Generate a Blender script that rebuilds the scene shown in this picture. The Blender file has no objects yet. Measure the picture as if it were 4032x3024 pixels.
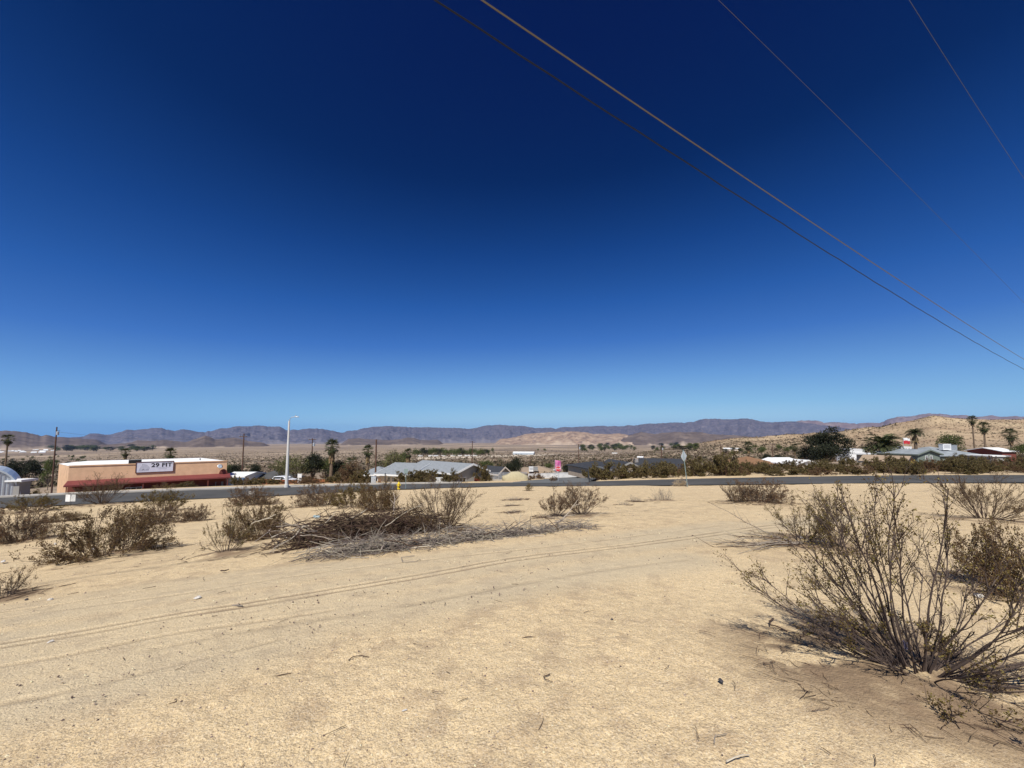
import bpy, math, random
import numpy as np
from mathutils import Vector, Matrix

sc = bpy.context.scene
COL = sc.collection
R = math.radians

# ------------------------------------------------------------------ camera
FPX = 1514.0                      # focal length in photo pixels (4032 wide)
PITCH = R(4.0)
VC = 1718.0 - FPX * math.tan(PITCH)     # photo row of the optical axis (the phone squares up verticals a little)
CAMZ = 1.6
cam_d = bpy.data.cameras.new('camera')
cam = bpy.data.objects.new('camera', cam_d)
COL.objects.link(cam)
cam.location = (0, 0, CAMZ)
cam.rotation_euler = (R(90) + PITCH, 0, 0)
cam_d.sensor_width = 36.0
cam_d.lens = 36.0 * FPX / 4032.0
cam_d.shift_y = (VC - 1512.0) / 4032.0
cam_d.clip_start = 0.05
cam_d.clip_end = 80000
sc.camera = cam

# ------------------------------------------------------------------ sun and sky
SUN_AZ, SUN_EL = R(196), R(52)    # clockwise from +Y; behind the camera
S = Vector((math.sin(SUN_AZ) * math.cos(SUN_EL), math.cos(SUN_AZ) * math.cos(SUN_EL), math.sin(SUN_EL)))
sun_d = bpy.data.lights.new('sun', 'SUN')
sun_d.energy = 5.0
sun_d.angle = R(0.53)
sun_d.color = (1.0, 0.955, 0.88)
sun = bpy.data.objects.new('sun', sun_d)
COL.objects.link(sun)
sun.rotation_euler = (-S).to_track_quat('-Z', 'Y').to_euler()

world = bpy.data.worlds.new('World')
sc.world = world
world.use_nodes = True
wt = world.node_tree
for n in list(wt.nodes):
    wt.nodes.remove(n)
def wn(t, **k):
    n = wt.nodes.new(t)
    for a, b in k.items():
        setattr(n, a, b)
    return n
sky = wn('ShaderNodeTexSky', sky_type='NISHITA', sun_disc=False, sun_elevation=SUN_EL, sun_rotation=SUN_AZ,
         altitude=600.0, air_density=1.0, dust_density=0.3, ozone_density=3.0)
# the photograph's deep, saturated rendering of the clear sky: its colour by the physical sky's brightness
SKY_STOPS = [(1.02, (0, 16, 68)), (1.12, (0, 21, 78)), (1.40, (0, 35, 92)), (1.85, (17, 64, 134)), (2.5, (38, 91, 169)), (3.4, (64, 117, 195)), (5.0, (110, 163, 222)), (6.9, (146, 198, 236)), (8.0, (172, 216, 241)), (10.0, (196, 226, 243))]
def s2l(c):
    c /= 255.0
    return c / 12.92 if c <= 0.04045 else ((c + 0.055) / 1.055) ** 2.4
sep = wn('ShaderNodeSeparateColor')
wt.links.new(sky.outputs[0], sep.inputs[0])
dv = wn('ShaderNodeMath', operation='DIVIDE'); dv.inputs[1].default_value = 10.0
wt.links.new(sep.outputs[1], dv.inputs[0])
comb = wn('ShaderNodeValToRGB')
wt.links.new(dv.outputs[0], comb.inputs[0])
for k, (x, c) in enumerate(SKY_STOPS):
    e = comb.color_ramp.elements[k] if k < 2 else comb.color_ramp.elements.new(x / 10.0)
    e.position = x / 10.0
    e.color = (s2l(c[0]), s2l(c[1]), s2l(c[2]), 1)
bg = wn('ShaderNodeBackground')
bg.inputs[1].default_value = 0.10
wo = wn('ShaderNodeOutputWorld')
gain = wn('ShaderNodeVectorMath', operation='SCALE'); gain.inputs['Scale'].default_value = 8.7
wt.links.new(comb.outputs[0], gain.inputs[0])
wt.links.new(gain.outputs[0], bg.inputs[0])
wt.links.new(bg.outputs[0], wo.inputs[0])

sc.view_settings.view_transform = 'Standard'
sc.view_settings.look = 'None'
sc.view_settings.gamma = 1.0
sc.view_settings.exposure = 0.16
sc.view_settings.use_curve_mapping = False
sc.render.engine = 'CYCLES'
sc.cycles.use_denoising = True
sc.cycles.max_bounces = 6
sc.cycles.diffuse_bounces = 3
sc.cycles.volume_bounces = 1
sc.cycles.transparent_max_bounces = 8
sc.render.film_transparent = False

# ------------------------------------------------------------------ geometry helpers
CP, SP = math.cos(PITCH), math.sin(PITCH)
def ray(px, py):
    """direction (x, y, z) of a photo pixel from the eye"""
    u, v = px - 2016.0, py - VC
    return (u, FPX * CP + v * SP, FPX * SP - v * CP)
def at(px, py, Y):
    """world point seen at a pixel, Y metres ahead"""
    x, y, z = ray(px, py)
    k = Y / y
    return Vector((x * k, Y, CAMZ + z * k))
def azt(px, py):
    x, y, z = ray(px, py)
    return math.atan2(x, y), z / math.hypot(x, y)

def hsh(i, j, seed):
    h = (i * 374761393 + j * 668265263 + seed * 982451653) & 0xFFFFFFFF
    h = ((h ^ (h >> 13)) * 1274126177) & 0xFFFFFFFF
    h = ((h ^ (h >> 16)) * 2246822519) & 0xFFFFFFFF
    return ((h ^ (h >> 15)) & 0xFFFFFF) / float(0xFFFFFF)
def vnoise(x, y, seed=0):
    x = np.asarray(x, float); y = np.asarray(y, float)
    xi = np.floor(x).astype(np.int64); yi = np.floor(y).astype(np.int64)
    fx = x - xi; fy = y - yi
    fx = fx * fx * (3 - 2 * fx); fy = fy * fy * (3 - 2 * fy)
    a = hsh(xi, yi, seed); b = hsh(xi + 1, yi, seed); c = hsh(xi, yi + 1, seed); d = hsh(xi + 1, yi + 1, seed)
    return (a * (1 - fx) + b * fx) * (1 - fy) + (c * (1 - fx) + d * fx) * fy * 1.0
def fbm(x, y, seed=0, oct=4):
    s = 0; a = 0.5; t = 0
    for k in range(oct):
        s = s + a * vnoise(np.asarray(x) * 2 ** k, np.asarray(y) * 2 ** k, seed + k * 17); t += a; a *= 0.5
    return s / t
def sstep(a, b, x):
    t = np.clip((x - a) / (b - a), 0, 1)
    return t * t * (3 - 2 * t)

# ------------------------------------------------------------------ terrain height
RR = [0.3, 3, 6, 10, 15, 20, 30, 40, 50, 60, 80, 110, 150, 220, 350, 600, 1200, 2500, 5000, 9000, 40000]
FARH = [48, 72, 112, 155, 300]
HT = {  # eye-to-ground drop by azimuth (degrees) and distance
    -180: [1.6, 1.6, 1.6, 1.6, 1.6, 1.6, 1.6, 1.6, 1.7, 1.8, 2.5, 4, 6, 9, 14, 25] + FARH,
    -110: [1.6, 1.62, 1.7, 1.85, 2.1, 2.3, 2.8, 3.3, 3.8, 4.3, 5.5, 8, 11, 15, 21, 30] + FARH,
    -53: [1.6, 1.68, 1.9, 2.3, 2.85, 3.3, 4.2, 5.0, 5.5, 5.6, 7.2, 11, 14.5, 19, 25, 33] + FARH,
    -30: [1.6, 1.68, 1.9, 2.3, 2.9, 3.45, 4.6, 5.6, 6.25, 6.45, 8.4, 11.5, 14.5, 19, 25, 32] + FARH,
    -10: [1.6, 1.67, 1.87, 2.25, 2.8, 3.35, 4.5, 5.5, 6.3, 7.0, 8.8, 11.4, 14.2, 18.5, 24.5, 31.5] + FARH,
    8: [1.6, 1.65, 1.8, 2.12, 2.6, 3.1, 4.2, 5.2, 6.0, 6.8, 8.6, 11, 13.6, 17.5, 23.5, 31] + FARH,
    25: [1.6, 1.64, 1.75, 2.0, 2.4, 2.85, 3.8, 4.75, 5.2, 5.5, 6.8, 8.6, 10.6, 14, 19.5, 28] + FARH,
    45: [1.6, 1.62, 1.7, 1.88, 2.15, 2.45, 3.1, 3.8, 4.3, 4.4, 4.9, 5.7, 6.9, 8.9, 13, 22] + FARH,
    58: [1.6, 1.62, 1.68, 1.82, 2.05, 2.3, 2.85, 3.4, 3.75, 3.95, 4.3, 4.8, 5.7, 7.2, 10, 18] + FARH,
    110: [1.6, 1.6, 1.6, 1.65, 1.75, 1.85, 2.1, 2.3, 2.5, 2.7, 3, 3.6, 4.4, 6, 9, 18] + FARH,
    180: [1.6, 1.6, 1.6, 1.6, 1.6, 1.6, 1.6, 1.6, 1.7, 1.8, 2.5, 4, 6, 9, 14, 25] + FARH,
}
NL, NA = 420, 361
LG = np.linspace(math.log(0.3), math.log(40000), NL)
AG = np.linspace(-180, 180, NA)
_az = sorted(HT)
_tab = np.array([np.interp(LG, np.log(RR), HT[a]) for a in _az])
TAB = np.array([[np.interp(a, _az, _tab[:, j]) for j in range(NL)] for a in AG])
def _smooth(t, w, ax):
    k = np.hanning(2 * w + 1); k /= k.sum()
    pad = [(0, 0), (0, 0)]; pad[ax] = (w, w)
    p = np.pad(t, pad, mode='wrap' if ax == 0 else 'edge')
    return np.apply_along_axis(lambda v: np.convolve(v, k, mode='valid'), ax, p)
TAB = _smooth(_smooth(TAB, 7, 1), 9, 0)

# sandy hill on the right, by its skyline
HILL = [(2300, 1745), (2700, 1738), (2900, 1727), (3020, 1722), (3065, 1720), (3150, 1714), (3200, 1707), (3293, 1702), (3380, 1690),
        (3475, 1684), (3540, 1671), (3600, 1661), (3640, 1649), (3676, 1642), (3730, 1647), (3810, 1651), (3890, 1653), (4032, 1654), (4200, 1660), (4700, 1690)]
_hz = [azt(*p) for p in HILL]
HAZ = np.array([a for a, t in _hz]); HTE = np.array([t for a, t in _hz])
RH = 720.0
def base_g(x, y):
    x = np.asarray(x, float); y = np.asarray(y, float)
    r = np.maximum(np.hypot(x, y), 0.31)
    az = np.degrees(np.arctan2(x, y))
    fa = (az + 180) / 360 * (NA - 1); fl = (np.log(r) - LG[0]) / (LG[-1] - LG[0]) * (NL - 1)
    fa = np.clip(fa, 0, NA - 1.001); fl = np.clip(fl, 0, NL - 1.001)
    i = fa.astype(int); j = fl.astype(int); u = fa - i; v = fl - j
    H = (TAB[i, j] * (1 - u) + TAB[i + 1, j] * u) * (1 - v) + (TAB[i, j + 1] * (1 - u) + TAB[i + 1, j + 1] * u) * v
    z = CAMZ - H
    a = np.radians(az)
    te = np.interp(a, HAZ, HTE)
    zs = CAMZ + te * RH
    on = sstep(R(14), R(30), a) * (1 - sstep(R(66), R(100), a))
    jr = int((math.log(RH) - LG[0]) / (LG[-1] - LG[0]) * (NL - 1))
    zb = CAMZ - (TAB[i, jr] * (1 - u) + TAB[i + 1, jr] * u)
    prof = sstep(240, RH, r) ** 0.9 * (1 - sstep(RH + 60, 1700, r))
    z = z + np.maximum(zs - zb, 0) * on * prof
    rough = sstep(280, 600, r) * on * (1 - sstep(RH - 40, RH + 5, r))
    z = z + rough * (fbm(x / 70, y / 70, 5) - 0.72) * 16
    return z

# roads: centre lines
def catmull(P, n=14):
    P = [np.array(p, float) for p in P]
    P = [2 * P[0] - P[1]] + P + [2 * P[-1] - P[-2]]
    out = []
    for k in range(1, len(P) - 2):
        for s in range(n):
            t = s / n
            out.append(0.5 * ((2 * P[k]) + (-P[k - 1] + P[k + 1]) * t + (2 * P[k - 1] - 5 * P[k] + 4 * P[k + 1] - P[k + 2]) * t * t + (-P[k - 1] + 3 * P[k] - 3 * P[k + 1] + P[k + 2]) * t ** 3))
    out.append(P[-2])
    return np.array(out)
ROAD = catmull([(-150, -26), (-110, 0), (-75, 17.5), (-44.5, 33.2), (-25.5, 44.2), (-13, 49.7), (0, 50.5), (19, 44.5), (37, 41.2), (51, 39.6), (85, 37), (140, 30)])
SIDE = catmull([(4, 50), (6.5, 58), (10.5, 70), (17, 88), (25, 108)])
ROAD_W, SIDE_W = 5.7, 5.6
def dist_line(x, y, L):
    x = np.asarray(x, float); y = np.asarray(y, float)
    d = np.full(x.shape, 1e9)
    for k in range(len(L) - 1):
        a = L[k]; b = L[k + 1]; e = b - a
        t = np.clip(((x - a[0]) * e[0] + (y - a[1]) * e[1]) / (e @ e), 0, 1)
        d = np.minimum(d, np.hypot(x - a[0] - t * e[0], y - a[1] - t * e[1]))
    return d
def hit0(px, py, fn=base_g, hi=6000):
    x, y, z = ray(px, py)
    n = math.hypot(x, y)
    s = np.exp(np.linspace(math.log(0.8), math.log(hi), 900))
    X, Y = x / n * s, y / n * s
    d = CAMZ + z / n * s - fn(X, Y)
    k = np.argmax(d < 0)
    if not (d < 0).any():
        k = 899
    t = s[k - 1] + (s[k] - s[k - 1]) * d[k - 1] / (d[k - 1] - d[k] + 1e-12) if k else s[0]
    return np.array([x / n * t, y / n * t])
# tyre ruts, as seen running across the lot
TR = [  # pixels, half width m, depth m, colour strength
    ([(-250, 2590), (0, 2533), (400, 2467), (700, 2415), (1000, 2370), (1500, 2288), (2000, 2200), (2500, 2140), (3040, 2067), (3300, 2035)], 0.030, 0.034, 1.15),
    ([(-250, 2608), (0, 2549), (400, 2483), (700, 2430), (1000, 2385), (1500, 2302), (2000, 2213), (2500, 2150), (3040, 2077), (3300, 2044)], 0.027, 0.030, 1.1),
    ([(-250, 2480), (0, 2436), (400, 2380), (800, 2325), (1150, 2270), (1600, 2212), (2100, 2160), (2500, 2112), (2900, 2063)], 0.03, 0.020, 0.55),
    ([(-200, 2440), (0, 2412), (300, 2368), (600, 2318), (1000, 2260), (1300, 2232)], 0.025, 0.02, 0.5),
    ([(-200, 2660), (0, 2623), (300, 2572), (630, 2505), (1000, 2450), (1300, 2405)], 0.03, 0.022, 0.5),
    ([(-200, 2830), (0, 2774), (200, 2738), (434, 2685), (650, 2630), (868, 2579), (1100, 2520)], 0.028, 0.022, 0.5),
    ([(600, 2560), (1000, 2480), (1500, 2400), (2000, 2310), (2400, 2240), (2700, 2205)], 0.05, 0.015, 0.3),
]
TRW = [(np.array([hit0(*p) for p in P]), w, d, c) for P, w, d, c in TR]
def dist_sm(x, y, L):
    return dist_line(x, y, catmull(L, 6))

def g(x, y):
    """ground surface height without the finest grit"""
    z = base_g(x, y)
    return z
TABL = TAB.tolist()
_L0, _LS = float(LG[0]), (NL - 1) / float(LG[-1] - LG[0])
def gz(x, y):
    r = math.hypot(x, y)
    if r > 235: return float(g(np.array([x]), np.array([y]))[0])
    fa = min(max((math.degrees(math.atan2(x, y)) + 180) / 360 * (NA - 1), 0), NA - 1.001); fl = min(max((math.log(max(r, 0.31)) - _L0) * _LS, 0), NL - 1.001)
    i, j = int(fa), int(fl); u, v = fa - i, fl - j
    A_, B_ = TABL[i], TABL[i + 1]
    return CAMZ - ((A_[j] * (1 - u) + B_[j] * u) * (1 - v) + (A_[j + 1] * (1 - u) + B_[j + 1] * u) * v)
def hit(px, py):
    p = hit0(px, py)
    return Vector((p[0], p[1], gz(p[0], p[1])))
def onground(px, Y):
    x, y, z = ray(px, 1900)
    X = x / y * Y
    return Vector((X, Y, gz(X, Y)))

# ------------------------------------------------------------------ object helpers
def tag(o, label=None, cat=None, group=None, kind=None):
    if label: o['label'] = label
    if cat: o['category'] = cat
    if group: o['group'] = group
    if kind: o['kind'] = kind
    return o
def mesh_obj(name, V, F, mat=None, parent=None, loc=None, smooth=False):
    me = bpy.data.meshes.new(name)
    if isinstance(V, np.ndarray):
        V = V.tolist()
    me.from_pydata(V, [], F)
    me.update()
    if smooth:
        me.polygons.foreach_set('use_smooth', [True] * len(me.polygons))
    o = bpy.data.objects.new(name, me)
    COL.objects.link(o)
    if mat: me.materials.append(mat)
    if parent: o.parent = parent
    if loc is not None: o.location = loc
    return o
def empty(name, loc, rz=0.0, label=None, cat=None, group=None):
    o = bpy.data.objects.new(name, None)
    COL.objects.link(o)
    o.location = loc
    o.rotation_euler = (0, 0, rz)
    o.empty_display_size = 0.3
    return tag(o, label, cat, group)
def link_mesh(name, me, parent=None, loc=(0, 0, 0), rot=(0, 0, 0), scale=(1, 1, 1)):
    o = bpy.data.objects.new(name, me)
    COL.objects.link(o)
    o.parent = parent
    o.location = loc; o.rotation_euler = rot; o.scale = scale
    return o

class MB:
    """collects shapes for one mesh"""
    def __init__(s): s.V = []; s.F = []
    def add(s, V, F):
        n = len(s.V); s.V += [tuple(v) for v in V]; s.F += [tuple(i + n for i in f) for f in F]; return s
    def box(s, x0, x1, y0, y1, z0, z1):
        V = [(x0, y0, z0), (x1, y0, z0), (x1, y1, z0), (x0, y1, z0), (x0, y0, z1), (x1, y0, z1), (x1, y1, z1), (x0, y1, z1)]
        return s.add(V, [(3, 2, 1, 0), (4, 5, 6, 7), (0, 1, 5, 4), (1, 2, 6, 5), (2, 3, 7, 6), (3, 0, 4, 7)])
    def prism(s, poly, axis, a, b):
        """poly (p, q) extruded along axis from a to b: axis 'y' -> (p, t, q); 'x' -> (t, p, q); 'z' -> (p, q, t)"""
        f = {'y': lambda p, q, t: (p, t, q), 'x': lambda p, q, t: (t, p, q), 'z': lambda p, q, t: (p, q, t)}[axis]
        n = len(poly)
        V = [f(p, q, a) for p, q in poly] + [f(p, q, b) for p, q in poly]
        F = [tuple(range(n)), tuple(range(2 * n - 1, n - 1, -1))] + [(i, n + i, n + (i + 1) % n, (i + 1) % n) for i in range(n)]
        return s.add(V, F)
    def tube(s, P, rad, sides=6, cap=True):
        P = [Vector(p) for p in P]
        if not isinstance(rad, (list, tuple)): rad = [rad] * len(P)
        V = []
        for k, p in enumerate(P):
            d = (P[min(k + 1, len(P) - 1)] - P[max(k - 1, 0)])
            d = d.normalized() if d.length > 1e-9 else Vector((0, 0, 1))
            a = d.cross(Vector((0, 0, 1)) if abs(d.z) < 0.9 else Vector((1, 0, 0))).normalized()
            b = d.cross(a)
            for q in range(sides):
                t = 2 * math.pi * q / sides
                V.append(p + (a * math.cos(t) + b * math.sin(t)) * rad[k])
        F = []
        for k in range(len(P) - 1):
            for q in range(sides):
                q2 = (q + 1) % sides
                F.append((k * sides + q, k * sides + q2, (k + 1) * sides + q2, (k + 1) * sides + q))
        if cap and sides > 2:
            F.append(tuple(range(sides - 1, -1, -1))); F.append(tuple((len(P) - 1) * sides + q for q in range(sides)))
        return s.add(V, F)
    def cyl(s, p, rad, h, sides=12, rad2=None):
        p = Vector(p)
        return s.tube([p, p + Vector((0, 0, h))], [rad, rad if rad2 is None else rad2], sides)
    def lathe(s, prof, sides=14, c=(0, 0, 0)):
        V = [(c[0] + r * math.cos(2 * math.pi * q / sides), c[1] + r * math.sin(2 * math.pi * q / sides), c[2] + z) for r, z in prof for q in range(sides)]
        F = [(k * sides + q, k * sides + (q + 1) % sides, (k + 1) * sides + (q + 1) % sides, (k + 1) * sides + q) for k in range(len(prof) - 1) for q in range(sides)]
        F += [tuple(range(sides - 1, -1, -1)), tuple((len(prof) - 1) * sides + q for q in range(sides))]
        return s.add(V, F)
    def build(s, name, mat, parent=None, loc=None, smooth=False):
        return mesh_obj(name, s.V, s.F, mat, parent, loc, smooth)

# ------------------------------------------------------------------ materials
MATS = {}
def mat(name, col, rough=0.85, var=0.0, scale=4.0, col2=None, bump=0.0, bscale=None, island=0.0, metal=0.0, spec=0.3, obj_var=0.0, trans=0.0):
    if name in MATS: return MATS[name]
    m = bpy.data.materials.new(name); m.use_nodes = True
    nt = m.node_tree; N = nt.nodes; L = nt.links
    b = N['Principled BSDF']
    b.inputs['Roughness'].default_value = rough
    b.inputs['Metallic'].default_value = metal
    b.inputs['Specular IOR Level'].default_value = spec
    c = (*col, 1)
    out = None
    if col2 is not None or var > 0:
        geo = N.new('ShaderNodeTexCoord')
        no = N.new('ShaderNodeTexNoise'); no.inputs['Scale'].default_value = scale; no.inputs['Detail'].default_value = 5
        L.new(geo.outputs['Object'], no.inputs['Vector'])
        ramp = N.new('ShaderNodeMapRange'); ramp.inputs[1].default_value = 0.3; ramp.inputs[2].default_value = 0.7
        L.new(no.outputs[0], ramp.inputs[0])
        mix = N.new('ShaderNodeMix'); mix.data_type = 'RGBA'
        c2 = col2 if col2 is not None else tuple(v * (1 - var) for v in col)
        mix.inputs[6].default_value = c; mix.inputs[7].default_value = (*c2, 1)
        L.new(ramp.outputs[0], mix.inputs[0])
        out = mix.outputs[2]
    if island > 0 or obj_var > 0:
        hs = N.new('ShaderNodeHueSaturation')
        if out: L.new(out, hs.inputs['Color'])
        else: hs.inputs['Color'].default_value = c
        if island > 0:
            gi = N.new('ShaderNodeNewGeometry'); src = gi.outputs['Random Per Island']; amt = island
        else:
            oi = N.new('ShaderNodeObjectInfo'); src = oi.outputs['Random']; amt = obj_var
        mr = N.new('ShaderNodeMapRange'); mr.inputs[3].default_value = 1 - amt; mr.inputs[4].default_value = 1 + amt
        L.new(src, mr.inputs[0]); L.new(mr.outputs[0], hs.inputs['Value'])
        mh = N.new('ShaderNodeMapRange'); mh.inputs[3].default_value = 0.5 - 0.03 * amt * 2; mh.inputs[4].default_value = 0.5 + 0.03 * amt * 2
        L.new(src, mh.inputs[0]); L.new(mh.outputs[0], hs.inputs['Hue'])
        out = hs.outputs[0]
    if out: L.new(out, b.inputs['Base Color'])
    else: b.inputs['Base Color'].default_value = c
    if bump > 0:
        tc = N.new('ShaderNodeTexCoord')
        nb = N.new('ShaderNodeTexNoise'); nb.inputs['Scale'].default_value = bscale or scale * 4; nb.inputs['Detail'].default_value = 4
        L.new(tc.outputs['Object'], nb.inputs['Vector'])
        bp = N.new('ShaderNodeBump'); bp.inputs['Strength'].default_value = bump; bp.inputs['Distance'].default_value = 0.02
        L.new(nb.outputs[0], bp.inputs['Height']); L.new(bp.outputs[0], b.inputs['Normal'])
    if trans > 0:
        b.inputs['Transmission Weight'].default_value = 0
        tb = N.new('ShaderNodeBsdfTranslucent'); ms = N.new('ShaderNodeMixShader'); ms.inputs[0].default_value = trans
        if out: L.new(out, tb.inputs[0])
        else: tb.inputs[0].default_value = c
        L.new(b.outputs[0], ms.inputs[1]); L.new(tb.outputs[0], ms.inputs[2]); L.new(ms.outputs[0], N['Material Output'].inputs[0])
    MATS[name] = m
    return m

def ground_material():
    m = bpy.data.materials.new('desert_sand'); m.use_nodes = True
    nt = m.node_tree; N = nt.nodes; L = nt.links
    b = N['Principled BSDF']; b.inputs['Roughness'].default_value = 0.95; b.inputs['Specular IOR Level'].default_value = 0.1
    geo = N.new('ShaderNodeNewGeometry')
    def noise(scale, detail=4, rough=0.55, lac=2.0, vec=None):
        n = N.new('ShaderNodeTexNoise'); n.inputs['Scale'].default_value = scale; n.inputs['Detail'].default_value = detail; n.inputs['Roughness'].default_value = rough
        L.new(vec or geo.outputs['Position'], n.inputs['Vector']); return n.outputs[0]
    def mr(src, a, b_, c=0.0, d=1.0):
        n = N.new('ShaderNodeMapRange'); n.inputs[1].default_value = a; n.inputs[2].default_value = b_; n.inputs[3].default_value = c; n.inputs[4].default_value = d
        L.new(src, n.inputs[0]); return n.outputs[0]
    def mix(f, a, b_):
        n = N.new('ShaderNodeMix'); n.data_type = 'RGBA'
        if isinstance(f, float): n.inputs[0].default_value = f
        else: L.new(f, n.inputs[0])
        for k, v in ((6, a), (7, b_)):
            if isinstance(v, tuple): n.inputs[k].default_value = (*v, 1)
            else: L.new(v, n.inputs[k])
        return n.outputs[2]
    def mul(a, b_):
        n = N.new('ShaderNodeMath'); n.operation = 'MULTIPLY'
        for k, v in ((0, a), (1, b_)):
            if isinstance(v, float): n.inputs[k].default_value = v
            else: L.new(v, n.inputs[k])
        return n.outputs[0]
    # near sand: pale gold with coarser brown crust patches and grit
    base = mix(mr(noise(0.35, 5), 0.3, 0.7), (0.76, 0.585, 0.335), (0.68, 0.51, 0.285))
    base = mix(mul(mr(noise(3.4, 5, 0.62), 0.51, 0.61), 0.58), base, (0.40, 0.285, 0.17))
    base = mix(mul(mr(noise(0.9, 4, 0.6), 0.55, 0.72), 0.40), base, (0.40, 0.30, 0.185))
    base = mix(mul(mr(noise(14, 4, 0.75), 0.50, 0.66), 0.40), base, (0.42, 0.31, 0.185))
    base = mix(mul(mr(noise(48, 4, 0.8), 0.50, 0.62), 0.62), base, (0.38, 0.28, 0.165))
    base = mix(mul(mr(noise(120, 3, 0.8), 0.48, 0.64), 0.45), base, (0.38, 0.28, 0.17))
    base = mix(mul(mr(noise(70, 4, 0.8), 0.54, 0.70), 0.6), base, (0.88, 0.76, 0.56))
    vor = N.new('ShaderNodeTexVoronoi'); vor.inputs['Scale'].default_value = 130
    L.new(geo.outputs['Position'], vor.inputs['Vector'])
    vs = N.new('ShaderNodeSeparateColor'); L.new(vor.outputs['Color'], vs.inputs[0])
    base = mix(mul(mr(vs.outputs[0], 0.62, 1.0), 0.42), base, (0.74, 0.63, 0.46))
    base = mix(mul(mr(vs.outputs[1], 0.72, 1.0), 0.62), base, (0.24, 0.175, 0.115))
    # compacted vehicle tracks: greyer, finer
    at_ = N.new('ShaderNodeAttribute'); at_.attribute_name = 'track'
    sa = N.new('ShaderNodeSeparateColor'); L.new(at_.outputs['Color'], sa.inputs[0])
    base = mix(mul(sa.outputs[1], 0.6), base, (0.50, 0.425, 0.295))
    base = mix(mul(sa.outputs[0], 0.85), base, (0.22, 0.165, 0.11))
    base = mix(mul(sa.outputs[2], 0.85), base, (0.20, 0.135, 0.085))  # brown bush litter, spread to paint the shade under shrubs darker
    # farther out: scrub-covered valley floor
    ln = N.new('ShaderNodeVectorMath'); ln.operation = 'LENGTH'; L.new(geo.outputs['Position'], ln.inputs[0])
    dist = ln.outputs['Value']
    scr = mix(mr(noise(0.012, 6, 0.65), 0.38, 0.62), (0.36, 0.275, 0.19), (0.155, 0.118, 0.085))
    scr = mix(mul(mr(noise(0.10, 4, 0.6), 0.45, 0.65), 0.6), scr, (0.30, 0.23, 0.16))
    scr = mix(mul(mr(noise(0.0028, 5, 0.6), 0.5, 0.66), 0.8), scr, (0.54, 0.42, 0.30))
    scr = mix(mul(mr(noise(0.0011, 5, 0.6), 0.48, 0.62), 0.75), scr, (0.17, 0.13, 0.105))
    base = mix(mr(dist, 55, 110), base, scr)
    # the sandy hill: tan, mottled
    hx = N.new('ShaderNodeSeparateXYZ'); L.new(geo.outputs['Position'], hx.inputs[0])
    hill = mix(mr(noise(0.02, 6, 0.6), 0.35, 0.65), (0.47, 0.36, 0.225), (0.35, 0.245, 0.155))
    hill = mix(mul(mr(noise(0.09, 4, 0.6), 0.5, 0.62), 0.6), hill, (0.30, 0.22, 0.14))
    hf = mul(mr(hx.outputs[2], -16.0, -4.0), mr(dist, 260, 420))
    base = mix(hf, base, hill)
    L.new(base, b.inputs['Base Color'])
    h1 = noise(60, 3, 0.65); h2 = noise(9, 3, 0.6)
    ad = N.new('ShaderNodeMath'); ad.operation = 'MULTIPLY_ADD'; L.new(h2, ad.inputs[0]); ad.inputs[1].default_value = 1.1; L.new(h1, ad.inputs[2])
    bp = N.new('ShaderNodeBump'); bp.inputs['Strength'].default_value = 1.0; bp.inputs['Distance'].default_value = 0.014
    L.new(ad.outputs[0], bp.inputs['Height']); L.new(bp.outputs[0], b.inputs['Normal'])
    return m

M_white = mat('white_paint', (0.78, 0.78, 0.76), 0.6, var=0.12, scale=2)
M_roofwhite = mat('white_roof_coating', (0.82, 0.82, 0.80), 0.7, var=0.1, scale=0.6)
M_stucco = mat('peach_stucco', (0.74, 0.48, 0.29), 0.95, col2=(0.60, 0.385, 0.235), scale=0.9, bump=0.4, bscale=6)
M_redroof = mat('red_metal_roof', (0.20, 0.048, 0.044), 0.6, var=0.2, scale=1.5)
M_darkred = mat('dark_red_wall', (0.20, 0.06, 0.045), 0.9, var=0.2)
M_greyroof = mat('grey_shingle', (0.27, 0.29, 0.305), 0.9, col2=(0.20, 0.215, 0.225), scale=3)
M_darkroof = mat('charcoal_shingle', (0.045, 0.048, 0.055), 0.9, var=0.3, scale=2)
M_brownroof = mat('brown_shingle', (0.26, 0.145, 0.075), 0.9, var=0.3, scale=2)
M_tanroof = mat('tan_roof', (0.36, 0.27, 0.185), 0.9, var=0.2, scale=1)
M_bluegreyroof = mat('blue_grey_roof', (0.30, 0.33, 0.345), 0.9, col2=(0.20, 0.22, 0.235), scale=0.8)
M_tanwall = mat('tan_wall', (0.42, 0.335, 0.25), 0.9, var=0.15, scale=1)
M_greywall = mat('grey_wall', (0.30, 0.29, 0.27), 0.9, var=0.15, scale=1)
M_creamwall = mat('cream_wall', (0.62, 0.54, 0.45), 0.9, var=0.15, scale=1)
M_greenwall = mat('sage_wall', (0.17, 0.20, 0.17), 0.9, var=0.15, scale=1)
M_glass = mat('window_glass', (0.02, 0.025, 0.03), 0.08, spec=0.6)
M_reddoor = mat('red_door', (0.28, 0.05, 0.03), 0.6)
M_asphalt = mat('asphalt', (0.070, 0.070, 0.068), 0.95, col2=(0.105, 0.102, 0.097), scale=0.25, bump=0.3, bscale=30, spec=0.05)
M_asphalt2 = mat('old_asphalt', (0.125, 0.13, 0.128), 0.9, col2=(0.16, 0.162, 0.158), scale=0.3, bump=0.3, bscale=30, spec=0.05)
M_concrete = mat('concrete', (0.50, 0.46, 0.40), 0.9, var=0.2, scale=1)
M_galv = mat('galvanised_steel', (0.50, 0.52, 0.54), 0.45, var=0.15, scale=3, metal=0.4)
M_alu = mat('bare_aluminium', (0.62, 0.68, 0.72), 0.4, var=0.1, metal=0.3)
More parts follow.
